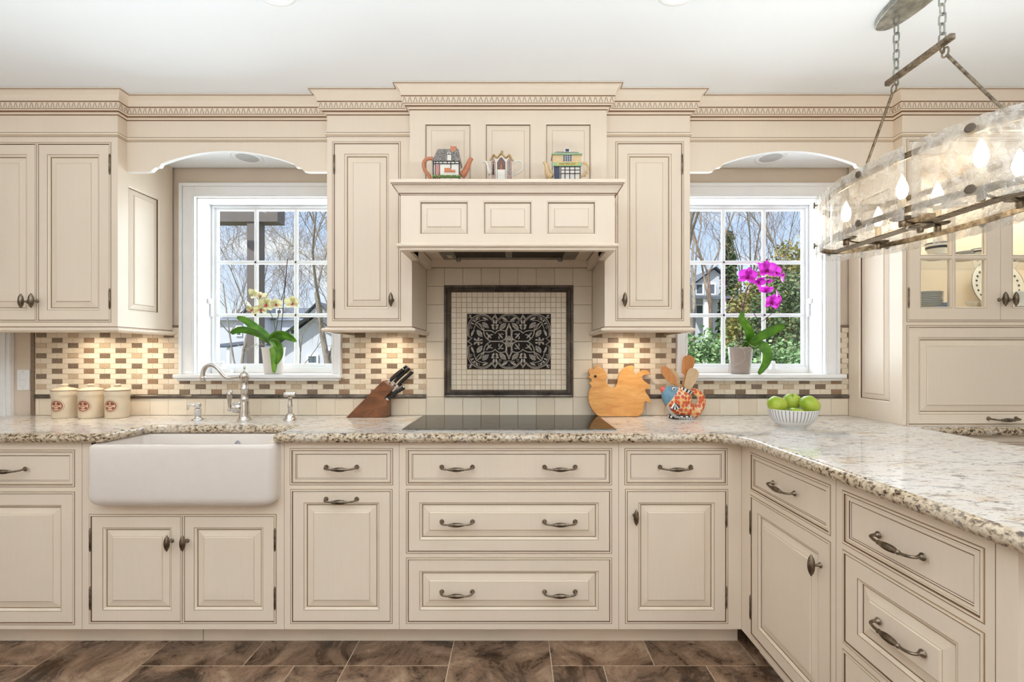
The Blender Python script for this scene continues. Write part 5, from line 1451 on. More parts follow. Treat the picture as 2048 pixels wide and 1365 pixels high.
# ------------------------------------------------------------------ novelty teapots on the mantel
dT = 1.965; kt = dT/FPX/5.389; ZM = EYE+.7260
def tp(a, b): return (X(820+a/5.389, dT), ZM if b >= 460 else Z(270+b/5.389, dT))
yT = Yd(dT)
def m_thatch():
    t = NT('painted_roof_shingle'); c = t.coord((1, 1, 1)); w = t.noise(t.coord((1, 1, 2.2)), 190, 3, .7)
    return t.set(t.ramp(w, [(.42, sr(48, 46, 50)), (.52, sr(150, 144, 140)), (.64, sr(206, 200, 192))]), .3, 0)
M_thatch = m_thatch()
def m_brickp():
    t = NT('painted_terracotta'); b = t.n('ShaderNodeTexBrick'); b.inputs['Scale'].default_value = 60; b.inputs['Mortar Size'].default_value = .02
    b.inputs['Color1'].default_value = (*sr(206, 128, 92), 1); b.inputs['Color2'].default_value = (*sr(220, 148, 112), 1); b.inputs['Mortar'].default_value = (*sr(160, 92, 66), 1)
    t.l(t.coord((1, 1, 1), (pi/2, 0, 0)), b.inputs['Vector']); return t.set(b.outputs['Color'], .3, 0)
M_terra = m_brickp()
M_tpw = plain('glazed_white', sr(236, 230, 220), .2); M_tpk = plain('glazed_black', sr(34, 30, 32), .25); M_tpg = plain('glazed_green', sr(120, 150, 84), .3, var=.25, scale=220)
M_tpo = plain('glazed_orange', sr(206, 120, 74), .3, var=.2, scale=200); M_gold = m_metal('gold_lustre', sr(168, 132, 88), sr(214, 182, 130), .3); M_tpsand = plain('sandy_stone', sr(226, 196, 150), .35, var=.14, scale=220)
M_tpmint = plain('mint_glaze', sr(152, 190, 150), .3, var=.08, scale=100); M_tpgrey = plain('pewter_glaze', sr(150, 146, 146), .3, var=.1, scale=100); M_tpy = plain('yellow_sign', sr(224, 198, 96), .35); M_tpbl = plain('slate_pane', sr(58, 64, 92), .2); M_tppink = plain('pink_glaze', sr(206, 130, 120), .3, var=.2, scale=200)
def tb(m, a0, a1, b0, b1, y0, y1, mat=0):
    p, q = tp(a0, b1), tp(a1, b0); m.box(p[0], q[0], yT+y0, yT+y1, p[1], q[1], mat)
def curve3(pts, y=0): return [(tp(a, b)[0], yT+y, tp(a, b)[1]) for a, b in pts]
# cottage
t = thing('teapot', 'half-timbered cottage teapot with grey shingle roof and terracotta spout', 'teapot', (tp(405, 0)[0], yT, ZM), 0, 'house-shaped teapots on the mantel')
m = MB(); tb(m, 262, 545, 318, 468, -.034, .034); m.build('cottage_wall', M_tpw, t, world=True, bevel=.002)
m = MB()
for a0, a1, b0, b1 in ((260,547,314,326),(260,547,344,352),(260,272,318,468),(536,547,318,468),(288,296,326,346),(322,330,326,346),(362,370,326,346),(412,420,326,346),(448,456,326,400),(492,500,326,346),(330,337,352,468),(284,291,352,468)): tb(m, a0, a1, b0, b1, -.0365, -.033)
m.build('timber_framing', M_tpk, t, world=True)
m = MB(); A = [tp(250, 322), tp(557, 322), tp(522, 150), tp(298, 155)]
m.add([(A[0][0], yT-.040, A[0][1]), (A[1][0], yT-.040, A[1][1]), (A[1][0], yT+.040, A[1][1]), (A[0][0], yT+.040, A[0][1]), (A[3][0], yT-.004, A[3][1]), (A[2][0], yT-.004, A[2][1]), (A[2][0], yT+.004, A[2][1]), (A[3][0], yT+.004, A[3][1])],
      [(0,3,2,1),(4,5,6,7),(0,1,5,4),(1,2,6,5),(2,3,7,6),(3,0,4,7)])
m.build('shingle_roof', M_thatch, t, world=True, bevel=.004)
m = MB(); tb(m, 438, 498, 138, 190, -.012, .012); tb(m, 436, 464, 132, 140, -.010, .010); tb(m, 470, 500, 132, 140, -.010, .010); m.build('chimney', M_terra, t, world=True)
m = MB(); q = [tp(405, 318), tp(466, 318), tp(466, 258), tp(436, 215), tp(405, 258)]; m.prism_y(q, yT-.041, yT-.010); m.build('dormer', M_tpw, t, world=True)
m = MB(); tb(m, 408, 414, 255, 318, -.0425, -.040); tb(m, 459, 465, 255, 318, -.0425, -.040); tb(m, 408, 465, 252, 258, -.0425, -.040); tb(m, 432, 439, 222, 256, -.0425, -.040); m.build('dormer_frame', M_tpk, t, world=True)
m = MB(); m.tube(spline(curve3([(268,268),(230,256),(180,262),(148,300),(150,350),(170,400),(205,440),(250,460)]), 4), [.0088]*4+[.0078]*25, 10); m.build('handle', M_terra, t, world=True)
m = MB(); m.tube(spline(curve3([(556,440),(585,410),(612,360),(635,300),(662,252)]), 4), [.016, .016, .0155, .015, .0145, .014, .0135, .013, .0125, .012, .0115, .011, .0105, .010, .0098, .0095, .0095], 12); m.build('spout', M_terra, t, world=True)
m = MB(); tb(m, 294, 326, 362, 468, -.0368, -.034); m.build('cottage_door', M_tppink, t, world=True)
m = MB()
for i in range(14): p = tp(270+21*i, 452-5*abs(sin(i*2.1))); m.ball((p[0], yT-.037, p[1]-.014), .0062, 8)
m.build('garden_bushes', M_tpg, t, world=True)
m = MB(); tb(m, 385, 450, 398, 436, -.040, -.034); tb(m, 455, 500, 416, 438, -.040, -.034); m.build('window_boxes', M_tpo, t, world=True)
# triptych with gabled top
t = thing('teapot', 'white three-gabled chapel teapot edged in gold, standing between the two cottages', 'teapot', (tp(988, 0)[0], yT, ZM), 0, 'house-shaped teapots on the mantel')
t['label'] = 'white three-gabled chapel teapot with gold zigzag edge, middle of the mantel'
m = MB(); m.prism_y([tp(*p) for p in ((868,468),(1106,468),(1106,300),(1070,228),(1035,262),(986,206),(938,262),(905,228),(868,300))], yT-.022, yT+.030); m.build('chapel_body', M_tpw, t, world=True, bevel=.002)
m = MB(); zz = [(866,302),(905,240),(938,276),(986,222),(1035,276),(1070,240),(1108,302)]
for a, b in zip(zz[:-1], zz[1:]): m.tube(curve3([a, b], -.023), .0042, 6)
m.build('gold_edging', M_gold, t, world=True)
M_arch = plain('painted_alcove', sr(118, 92, 86), .4, var=.5, scale=240)
for a0, a1 in ((876, 926), (940, 1030), (1044, 1098)):
    m = MB(); c_ = (a0+a1)/2; m.prism_y([tp(*p) for p in ((a0,462),(a1,462),(a1,320),((a1+c_)/2,285),(c_,262),((a0+c_)/2,285),(a0,320))], yT-.0235, yT-.0215); m.build('painted_arch', M_arch if a0 == 940 else plain('painted_niche', sr(176, 150, 138), .4, var=.35, scale=240), t, world=True)
    m = MB(); m.tube(curve3([(c_, 452), (c_, 400), (c_, 340)], -.024), [.0045, .0036, .0022], 8, sq=.5); p = tp(c_, 322); m.ball((p[0], yT-.024, p[1]), .0028, 8); m.build('painted_figure', M_tpk if a0 == 876 else (M_tpo if a0 == 940 else M_tpgrey), t, world=True)
m = MB(); tb(m, 944, 1026, 400, 462, -.0262, -.0235); m.build('altar_cloth', M_tpw, t, world=True)
m = MB(); p = tp(990, 184); m.ball((p[0], yT, p[1]), .0058, 12); m.tube(curve3([(988, 214), (990, 190)]), .003, 8); m.build('gold_knob', M_gold, t, world=True)
m = MB(); m.tube(spline(curve3([(872,420),(850,370),(838,320),(815,290),(785,292)]), 4), [.012, .011, .010, .009, .0085, .008, .0075, .007, .0065, .006, .0058, .0055, .0052, .005, .005, .005, .005], 10); m.build('spout', M_tpw, t, world=True)
m = MB(); m.tube(spline(curve3([(1100,320),(1140,290),(1185,285),(1215,320),(1210,370),(1180,400),(1140,425),(1104,440)]), 4), .0042, 8); m.build('handle', M_tpw, t, world=True)
# wine shop
t = thing('teapot', 'shop-front teapot with mint roofline and yellow wine sign', 'teapot', (tp(1690, 0)[0], yT, ZM), 0, 'house-shaped teapots on the mantel')
m = MB(); tb(m, 1532, 1832, 240, 345, -.030, .030); m.build('upper_storey', M_tpsand, t, world=True, bevel=.002)
m = MB(); tb(m, 1540, 1828, 345, 468, -.031, .030); m.build('shop_front', M_tpw, t, world=True)
m = MB(); A = [tp(1520, 246), tp(1844, 246), tp(1800, 202), tp(1572, 198)]
m.add([(A[0][0], yT-.036, A[0][1]), (A[1][0], yT-.036, A[1][1]), (A[1][0], yT+.036, A[1][1]), (A[0][0], yT+.036, A[0][1]), (A[3][0], yT-.018, A[3][1]), (A[2][0], yT-.018, A[2][1]), (A[2][0], yT+.018, A[2][1]), (A[3][0], yT+.018, A[3][1])],
      [(0,3,2,1),(4,5,6,7),(0,1,5,4),(1,2,6,5),(2,3,7,6),(3,0,4,7)]); m.build('mansard_roof', M_tpgrey, t, world=True, bevel=.002)
m = MB(); tb(m, 1520, 1844, 238, 250, -.0385, -.030); m.build('eave', M_tpmint, t, world=True)
m = MB(); m.prism_y([tp(*p) for p in ((1650,222),(1718,222),(1718,195),(1686,172),(1650,195))], yT-.034, yT); m.build('dormer', M_tpw, t, world=True)
m = MB(); tb(m, 1666, 1704, 190, 218, -.035, -.033); tb(m, 1640, 1735, 252, 318, -.0325, -.0295); m.build('window_panes', M_tpbl, t, world=True)
m = MB()
for i in range(5): a = 1640+i*23.7; tb(m, a-1.8, a+1.8, 252, 318, -.0335, -.032)
for b in (252, 274, 296, 318): tb(m, 1640, 1735, b-1.8, b+1.8, -.0335, -.032)
m.build('window_bars', M_tpw, t, world=True)
m = MB(); tb(m, 1528, 1838, 336, 372, -.0360, -.030); m.build('sign_band', M_tpmint, t, world=True)
m = MB(); tb(m, 1575, 1798, 342, 364, -.0372, -.0355); m.build('sign_board', M_tpy, t, world=True)
cu = bpy.data.curves.new('wine_lettering', 'FONT'); cu.body = 'WINE MERCHANT'; cu.size = .0088; cu.align_x = 'CENTER'; cu.align_y = 'CENTER'; cu.extrude = .0002
to = bpy.data.objects.new('tmp', cu); COL.objects.link(to); bpy.context.view_layer.update()
me = bpy.data.meshes.new_from_object(to.evaluated_get(bpy.context.evaluated_depsgraph_get())); bpy.data.objects.remove(to)
lo = bpy.data.objects.new('sign_lettering', me); COL.objects.link(lo); me.materials.clear(); me.materials.append(M_tpk); lo.parent = t
p = tp(1686, 353); lo.location = (p[0]-t.location.x, -.0378, p[1]-ZM); lo.rotation_euler = (pi/2, 0, 0)
m = MB(); 
for a in (1618, 1662, 1712, 1766, 1822): tb(m, a-4, a+4, 374, 468, -.0335, -.031)
for b in (378, 412, 448): tb(m, 1618, 1826, b-3, b+3, -.0335, -.031)
tb(m, 1545, 1552, 374, 468, -.0335, -.031); tb(m, 1598, 1606, 374, 468, -.0335, -.031); tb(m, 1545, 1606, 374, 382, -.0335, -.031)
m.build('shop_timbers', M_tpk, t, world=True)
m = MB(); tb(m, 1553, 1597, 384, 466, -.033, -.0305); m.build('shop_door', M_tpbl, t, world=True)
m = MB(); m.tube(spline(curve3([(1530,455),(1495,430),(1480,380),(1470,330),(1440,290)]), 4), [.017, .0165, .016, .0155, .015, .0145, .014, .013, .012, .011, .010, .009, .0085, .008, .007, .0065, .006], 10); m.build('spout', M_tpsand, t, world=True)
m = MB(); m.tube(spline(curve3([(1828,330),(1862,302),(1900,312),(1918,350),(1905,395),(1885,425),(1862,440),(1830,452)]), 4), .0052, 8)
for a, b in ((1890,300),(1925,345),(1922,375),(1905,410),(1885,440)): p = tp(a, b); m.ball((p[0], yT, p[1]), .0048, 8)
m.build('handle', M_tpsand, t, world=True)

# ------------------------------------------------------------------ tableware inside the hutch
M_china = plain('white_china', sr(240, 236, 226), .2, var=.01); M_ink = plain('dark_transfer_print', sr(66, 64, 76), .35, var=.3, scale=120)
HF = EYE+.226       # hutch floor
S1 = SHZ
def plate_obj(loc, r, label, group=None, rotx=0, name='dinner_plate', cat='plate'):
    t = thing(name, label, cat, loc, 0, group); t.rotation_euler = (rotx, 0, 0)
    m = MB(); m.lathe([(.001,0),(r*.52,0),(r*.60,.003),(r*.98,.013),(r,.015),(r*.97,.0165),(r*.62,.0065),(r*.54,.004),(.001,.004)], seg=40); m.build('plate_body', M_china, t)
    m = MB(); m.lathe([(r*.985,.0155),(r*1.003,.0155),(r*1.0,.0138)], seg=40)
    n = 26
    for i in range(n):
        a = 2*pi*i/n; q = r*.80; c = (q*cos(a), q*sin(a), .0128)
        m.lathe([(r*.045,.0002),(.0003,.0012)], c, 6)
    m.build('printed_rim', M_ink, t)
    return t
for i in range(8):
    plate_obj((X(1842, 2.21)+.004, Yd(2.21), HF+.0005+.0085*i), .078,
              ('lowest' if i == 0 else 'topmost' if i == 7 else ['second', 'third', 'fourth', 'fifth', 'sixth', 'seventh'][i-1])+' small white plate from the bottom in the hutch stack' if i not in (0, 7) else ('lowest' if i == 0 else 'topmost')+' small white plate of the stack behind the hutch glass', 'stacked plates in the hutch')
M_napkin = plain('blue_white_cloth', sr(196, 212, 232), .8, var=.1, scale=60)
t = thing('folded_napkin', 'pale blue and white folded cloth beside the hutch plates', 'napkin', (X(1884, 2.17), Yd(2.17), HF))
m = MB()
for i in range(3): m.box(X(1866+i*3, 2.17), X(1902-i*4, 2.17), Yd(2.15)+.004*i, Yd(2.22), HF+.0005+i*.009, HF+.008+i*.009)
m.build('cloth', M_napkin, t, world=True, bevel=.003)
t = plate_obj((X(1992, 2.34), -.035, HF+.010), .138, 'large white platter with dark floral rim standing upright in the hutch', None, radians(-82), 'standing_platter', 'platter')
t.rotation_euler = (radians(80), 0, 0); t.location = (X(1992, 2.40), -.052, HF+.139)
def gravy(cx, w, label, name='gravy_boat', d=2.22):
    t = thing(name, label, 'dish', (X(cx, d), Yd(d), HF))
    m = MB(); m.lathe([(w*.5,0),(w*.52,.003),(w*.45,.008),(w*.55,.012),(w*.9,.030),(w,.036),(w*.97,.037),(w*.5,.014),(.001,.012)], (X(cx, d), Yd(d), HF+.0005), 28, sx=1.1, sy=.8, capb=True, flute=(7, .03)); m.build('dish_body', M_china, t, world=True)
gravy(1946, .032, 'small fluted white dish in front of the upright platter', 'fluted_dish'); gravy(1968, .022, 'tiny fluted white cup next to the fluted dish behind the glass', 'fluted_cup', 2.20)
def cup(loc, label, r=.042, hh=.055):
    t = thing('teacup', label, 'cup', loc, 0, 'cups on the glass shelf')
    m = MB(); m.lathe([(r*.5,0),(r*.52,.004),(r*.62,.010),(r*.92,hh*.6),(r,hh),(r*.97,hh),(r*.88,hh*.6),(r*.5,.010),(.001,.009)], seg=28, capb=True); m.build('cup_body', M_china, t)
    m = MB(); m.tube(spline([(r*.92, 0, hh*.82), (r*1.35, 0, hh*.9), (r*1.55, 0, hh*.55), (r*1.2, 0, hh*.3), (r*.8, 0, hh*.3)], 4), .003, 7); m.build('handle', M_china, t)
    m = MB(); m.lathe([(r*.985,hh*.9),(r*1.006,hh*.97)], seg=28); m.lathe([(r*.93,hh*.58),(r*.97,hh*.74)], seg=28, mats=None); m.build('printed_band', M_ink, t)
plate_obj((X(1874, 2.22), Yd(2.22), S1+.0005), .072, 'saucer under the large cup on the hutch glass shelf', 'saucers on the glass shelf', 0, 'saucer', 'saucer')
cup((X(1874, 2.22), Yd(2.22), S1+.010), 'large patterned teacup on the hutch glass shelf nearest the window', .046, .072)
for i in range(4):
    plate_obj((X(1930, 2.24), Yd(2.24), S1+.0005+.0075*i), .066, ['lowest of the saucers stacked on the hutch glass shelf', 'second saucer up in the stack on the hutch glass shelf', 'third saucer up in the stack on the hutch glass shelf', 'top saucer in the stack on the hutch glass shelf'][i], 'saucers on the glass shelf', 0, 'saucer', 'saucer')
cup((X(1960, 2.18), Yd(2.18), S1+.0005), 'small teacup beside the stacked saucers behind the hutch glass', .032, .045)
plate_obj((X(2062, 2.24), Yd(2.24), S1+.0005), .080, 'white plate on the glass shelf behind the second hutch door', None, 0, 'dinner_plate')
t = thing('serving_dish', 'rectangular white serving dish with dark trim behind the second hutch door', 'dish', (X(2066, 2.20), Yd(2.2), HF))
m = MB(); m.box(X(2030, 2.19), X(2110, 2.19), Yd(2.18), Yd(2.30), HF+.0005, HF+.085); m.build('dish_body', M_china, t, world=True, bevel=.006)
m = MB(); m.box(X(2030, 2.19)-.001, X(2110, 2.19)+.001, Yd(2.18)-.001, Yd(2.30)+.001, HF+.006, HF+.009); m.build('trim_line', M_ink, t, world=True)

# ------------------------------------------------------------------ ceiling downlights and soffit lights
def m_emit(name, col, st):
    t = NT(name); t.set((.9, .9, .9), .4); t.b.inputs['Emission Color'].default_value = (*col, 1); t.b.inputs['Emission Strength'].default_value = st; return t.m
M_lens_on = m_emit('lit_lens', (1, .98, .95), 1.6); M_lens_off = plain('frosted_lens', sr(196, 196, 196), .5); M_bulb = m_emit('warm_bulb', (1, .80, .52), 16.0); M_puck = m_emit('warm_lens', (1, .84, .62), 3.0)
def downlight(x, y, z, r, on, label, group, e=0):
    t = thing('recessed_light', label, 'ceiling light', (x, y, z), 0, group)
    m = MB(); m.lathe([(r*.70,-.001),(r*.78,-.004),(r*.95,-.0045),(r,-.001)], seg=40); m.build('trim_ring', M_white, t)
    m = MB(); m.lathe([(.001,-.002),(r*.70,-.0012)], seg=32); m.build('lens', M_lens_on if on else M_lens_off, t)
    if e: lamp('downlight_glow', 'AREA', (0, 0, -.012), e, (1, .93, .84), parent=t, shape='DISK', size=r*1.3, spread=radians(150))
LE = .45
downlight(-.805, Yd(1.50), CEIL, .078, True, 'recessed ceiling light above the sink side of the room', 'downlights in the ceiling', LE)
downlight(.546, Yd(1.50), CEIL, .078, True, 'recessed ceiling light between the range hood and the pendant', 'downlights in the ceiling', LE)
dd = 2.33
downlight(X(495, dd), Yd(dd), EYE+1.0117, .075, False, 'unlit round light in the soffit over the sink window', 'soffit lights')
downlight(X(1541, dd), Yd(dd), EYE+1.0117, .075, False, 'unlit round light in the soffit over the orchid window', 'soffit lights')
def puck(x, label, e=.55):
    t = thing('cabinet_light', label, 'under-cabinet light', (x, -.16, ZU0+.012), 0, 'lights under the wall cabinets')
    m = MB(); m.lathe([(.001,-.014),(.027,-.014),(.033,-.010),(.034,0)], seg=24); m.build('light_body', M_vinyl, t)
    m = MB(); m.lathe([(.001,-.0152),(.024,-.0145)], seg=20); m.build('lens', M_puck, t)
    lamp('puck_glow', 'AREA', (0, .01, -.02), e, (1, .86, .68), parent=t, shape='DISK', size=.05, spread=radians(140), rot=(radians(14), 0, 0))
puck(-2.24, 'round warm light under the wide wall cabinet, over the canisters')
puck(-1.98, 'round warm light under the wide wall cabinet, near the sink window')
puck(-.66, 'round warm light under the narrow cabinet over the knife block')
puck(.60, 'round warm light under the narrow cabinet over the rooster board')

t = thing('cabinet_light', 'small round light inside the top of the glass-door hutch', 'cabinet light', (HX+.42, -.16, UZ[1]+.009))
m = MB(); m.lathe([(.001,-.010),(.030,-.010),(.034,-.006),(.035,0)], seg=24); m.build('light_body', M_vinyl, t)
lamp('hutch_glow', 'AREA', (0, -.04, -.014), 2.6, (1, .92, .80), parent=t, shape='DISK', size=.06, spread=radians(165))
t = thing('cabinet_light', 'second small round light inside the top of the hutch, over the far door', 'cabinet light', (HX+.88, -.16, UZ[1]+.009))
m = MB(); m.lathe([(.001,-.010),(.030,-.010),(.034,-.006),(.035,0)], seg=24); m.build('light_body', M_vinyl, t)
lamp('hutch_glow', 'AREA', (0, -.04, -.014), 2.6, (1, .92, .80), parent=t, shape='DISK', size=.06, spread=radians(165))

# ------------------------------------------------------------------ oval pendant over the peninsula
CX0, DC = 1.34, 1.505; RA, RB = .183, .418
t = thing('oval_chandelier', 'oval linear chandelier of hammered glass panels hanging over the peninsula', 'chandelier', (CX0, Yd(DC), CEIL))
def ov(tt, a=RA, b=RB): return (CX0-a*cos(tt), Yd(DC)+b*sin(tt))
m = MB(); n = 40
pl = [(CX0+.062*cos(2*pi*i/n)*abs(cos(2*pi*i/n))**-.25*1.0 if abs(cos(2*pi*i/n)) > 1e-3 else CX0, Yd(DC)+.165*sin(2*pi*i/n)) for i in range(n)]
m.prism_z(pl, CEIL-.022, CEIL-.001); m.build('canopy', M_zinc, t, world=True, bevel=.003)
ch = (DC+.094, DC-.078)
ZBAR = EYE+.978
m = MB(); m.box(CX0-.0085, CX0+.0085, Yd(1.392), Yd(1.640), ZBAR-.009, ZBAR+.009)
m.M = None; m.build('spreader_bar', M_bronze, t, world=True, bevel=.0015)
def link(m, c, ang, L=.036, W=.018, r=.0024):
    P = []
    for i in range(24):
        a = 2*pi*i/24; x = W/2*cos(a); z = (L-W)/2*(1 if sin(a) > 0 else -1)*(1 if abs(sin(a)) > 1e-6 else 0)+W/2*sin(a)
        P.append((c[0]+x*cos(ang), c[1]+x*sin(ang), c[2]+z))
    m.tube(P, r, 8, closed=True)
for d in ch:
    z = CEIL-.034; k = 0; y = Yd(d)
    while z > ZBAR+.004:
        m = MB(); link(m, (CX0, y, z), (.25 if k % 2 else pi/2+.25)); m.build('chain_link', M_zinc, t, world=True); z -= .0305; k += 1
    m = MB(); link(m, (CX0, y, ZBAR-.018), .3, .024, .018); link(m, (CX0, y+(.010 if d > DC else -.010), ZBAR-.034), 1.5, .028, .024, .0026); m.build('hook_ring', M_bronze, t, world=True)
    s = 1 if d > DC else -1
    m = MB(); m.tube([(CX0, y+s*.016, ZBAR-.046), (CX0, Yd(DC)+s*.305, EYE+.597)], .0046, 10); m.build('hanging_rod', M_bronze, t, world=True)
def band(name, z, h=.019, th_=.0060, a=RA, b=RB, mat_=M_bronze):
    m = MB(); P = [ov(2*pi*i/72, a, b) for i in range(72)]
    m.sweep(P, [(0, -h/2), (th_, -h/2), (th_, h/2), (0, h/2), (0, -h/2)], 0, 1, closed=True, z0=z); m.build(name, mat_, t, world=True, recalc=True)
band('upper_band', EYE+.597); band('lower_band', EYE+.436)
for z in (EYE+.597,):
    for s in (-1, 1):
        m = MB(); hwid = RA*sqrt(1-(.305/RB)**2); m.box(CX0-hwid, CX0+hwid, Yd(DC)+s*.305-.004, Yd(DC)+s*.305+.004, z-.004, z+.004); m.build('cross_bar', M_bronze, t, world=True)
m = MB(); m.box(CX0-.022, CX0+.022, Yd(DC)-RB, Yd(DC)+RB, EYE+.430, EYE+.4345); m.build('base_bar', M_bronze, t, world=True, bevel=.001)
m = MB(); m.lathe([(.008,-.024),(.010,-.018),(.010,-.010),(.034,-.008),(.036,-.004),(.034,0)], (CX0, Yd(DC), EYE+.430), 28, capb=True); m.box(CX0-.024, CX0+.024, Yd(DC)-.03, Yd(DC)+.03, EYE+.434, EYE+.462); m.build('center_hub', M_bronze, t, world=True)
M_sleeve = plain('candle_sleeve', sr(196, 180, 150), .5)
CE = .8
for yy in (-.25, 0, .25):
    for s in (-1, 1):
        a0 = (CX0+s*.018, Yd(DC)+yy, EYE+.436); q = (CX0+s*.085, Yd(DC)+yy+s*.03, EYE+.436)
        m = MB(); m.tube([a0, q], .0042, 8); m.lathe([(.0085,-.020),(.010,-.016),(.010,0),(.0075,.004)], q, 16, capb=True); m.lathe([(.004,.004),(.032,.006),(.034,.009),(.030,.008),(.004,.009)], q, 24); m.build('lamp_arm', M_bronze, t, world=True)
        m = MB(); m.lathe([(.0105,.009),(.0105,.068),(.006,.070)], q, 16); m.build('candle_sleeve', M_sleeve, t, world=True)
        m = MB(); m.lathe([(.006,.070),(.0125,.080),(.0165,.096),(.0150,.112),(.0090,.130),(.0035,.144),(.0004,.148)], q, 16); m.build('flame_bulb', M_bulb, t, world=True)
        lamp('bulb_glow', 'POINT', (q[0]-CX0, q[1]-Yd(DC), q[2]+.10-CEIL), CE, (1, .78, .50), parent=t, shadow_soft_size=.018)
def m_hammered():
    t = NT('hammered_glass'); t.t.nodes.remove(t.b)
    c = t.coord((1, 1, .7)); n = t.noise(c, 34, 4, .55, .5); n2 = t.noise(t.coord((1, 1, 1)), 9, 4, .6, .8)
    bp_ = t.n('ShaderNodeBump'); bp_.inputs['Strength'].default_value = .9; bp_.inputs['Distance'].default_value = .012; t.l(n, bp_.inputs['Height'])
    tr = t.n('ShaderNodeBsdfTransparent'); tr.inputs[0].default_value = (.95, .94, .92, 1)
    tl_ = t.n('ShaderNodeBsdfTranslucent'); tl_.inputs[0].default_value = (.98, .92, .82, 1)
    df = t.n('ShaderNodeBsdfDiffuse'); df.inputs[0].default_value = (.93, .93, .93, 1)
    gl = t.n('ShaderNodeBsdfGlossy'); gl.inputs['Roughness'].default_value = .08
    for q_ in (tl_, df, gl): t.l(bp_.outputs[0], q_.inputs['Normal'])
    m1 = t.n('ShaderNodeMixShader'); m1.inputs[0].default_value = .45; t.l(tl_.outputs[0], m1.inputs[1]); t.l(df.outputs[0], m1.inputs[2])
    m2 = t.n('ShaderNodeMixShader'); m2.inputs[0].default_value = .30; t.l(m1.outputs[0], m2.inputs[1]); t.l(gl.outputs[0], m2.inputs[2])
    m3 = t.n('ShaderNodeMixShader'); f = t.ramp(n, [(.40, .10), (.62, .56)]); f2 = t.mix(.35, f, t.ramp(n2, [(.3, .05), (.7, .6)]))
    t.l(f2, m3.inputs[0]); t.l(tr.outputs[0], m3.inputs[1]); t.l(m2.outputs[0], m3.inputs[2])
    t.l(m3.outputs[0], t.o.inputs['Surface']); return t.m
M_hammer = m_hammered(); M_rivet = plain('dark_rivet', sr(104, 92, 78), .45, .5)
GZ0, GZ1 = EYE+.403, EYE+.621
rng = random.Random(3)
for k in range(8):
    c0 = radians(45*k-22.5+1.6); c1_ = radians(45*k+22.5-1.6); N = 16
    ga, gb = RA+.013, RB+.013
    m = MB(); v = []
    wob = [rng.uniform(-.002, .002) for _ in range(N+1)]
    cols_ = []
    for o in (0, .007):
        for i in range(N+1):
            p = ov(c0+(c1_-c0)*i/N, ga+o, gb+o)
            for z in (GZ0+wob[i], (GZ0*2+GZ1)/3, (GZ0+2*GZ1)/3, GZ1+wob[N-i]): v.append((p[0], p[1], z))
    q = 4*(N+1); f = []
    for i in range(N):
        for j in range(3):
            a = 4*i+j; f += [(a, a+1, a+5, a+4), (q+a, q+a+4, q+a+5, q+a+1)]
        f += [(4*i, 4*i+4, q+4*i+4, q+4*i), (4*i+3, q+4*i+3, q+4*i+7, 4*i+7)]
    for i in (0, N):
        for j in range(3): f.append((4*i+j, q+4*i+j, q+4*i+j+1, 4*i+j+1))
    m.add(v, f, 0, True); g_ = m.build('glass_panel', M_hammer, t, world=True, recalc=True)
    tc_ = radians(45*k); p = ov(tc_, ga+.008, gb+.008); nrm = Vector((-cos(tc_)*RB, sin(tc_)*RA, 0)).normalized()
    for z in (EYE+.597, EYE+.436):
        r_ = MB(); M = Matrix.Translation((p[0], p[1], z)) @ nrm.to_track_quat('Z', 'Y').to_matrix().to_4x4()
        r_.lathe([(.003,-.010),(.003,0),(.0115,0),(.012,.003),(.009,.0045)], M=M, seg=20, capt=True); r_.build('rivet', M_rivet, g_, world=True)

# ------------------------------------------------------------------ garden and street outside
GZ = -.55
M_lawn = plain('winter_lawn', sr(128, 124, 84), .9, var=.3, scale=3)
m = MB(); m.add([(-70, .3, GZ), (70, .3, GZ), (70, 110, GZ), (-70, 110, GZ)], [(0, 1, 2, 3)]); g = m.build('ground_outside', M_lawn, None); g['kind'] = 'structure'
def m_bark(name, a, b):
    t = NT(name); n = t.noise(t.coord((6, 6, 1.5)), 6, 4); return t.set(t.ramp(n, [(.3, a), (.7, b)]), .9, 0)
M_bark = m_bark('grey_bark', sr(118, 108, 98), sr(176, 164, 150)); M_bark2 = m_bark('brown_bark', sr(118, 98, 82), sr(172, 150, 128))
def bare_tree(label, loc, h, seed, mat_, spread=.55, r0=.14, depth=5, lean=(0, 0), forks=3):
    r0 *= .62
    rg = random.Random(seed); t = thing('bare_tree', label, 'tree', loc, 0, 'bare winter trees outside')
    tr = MB(); br = MB()
    def grow(p, d, L, r, lev):
        n = 4 if lev < 3 else 3; pts = [p]; rad = [r]; q = p.copy(); dd_ = d.copy()
        for i in range(n):
            dd_ = (dd_+Vector((rg.uniform(-1, 1), rg.uniform(-1, 1), rg.uniform(-.4, .9)))*(.13+.03*lev)).normalized()
            q = q+dd_*(L/n); pts.append(q.copy()); rad.append(r*(1-.45*(i+1)/n))
        (tr if lev == 0 else br).tube(pts, rad, 7 if lev == 0 else (5 if lev < 3 else 3), caps=False)
        if lev >= depth: return
        for k in range(forks+(1 if 1 <= lev <= 3 else 0)):
            s = rg.uniform(.35, 1.0) if k else 1.0
            idx = min(n, max(1, int(round(s*n)))); a = rg.uniform(0, 2*pi); sp_ = spread*rg.uniform(.6, 1.3)
            o = dd_.orthogonal().normalized(); o.rotate(Matrix.Rotation(a, 3, dd_))
            nd = (dd_+o*sp_).normalized()
            grow(pts[idx], nd, L*rg.uniform(.62, .82), max(rad[idx]*.66, .0035+.00009*loc[1]), lev+1)
    grow(Vector(loc), Vector((lean[0], lean[1], 1)).normalized(), h*.34, r0, 0)
    tr.build('trunk', mat_, t, world=True); br.build('branches', mat_, t, world=True); return t
def at(px, d, z=GZ): return (X(px, d), Yd(d), z)
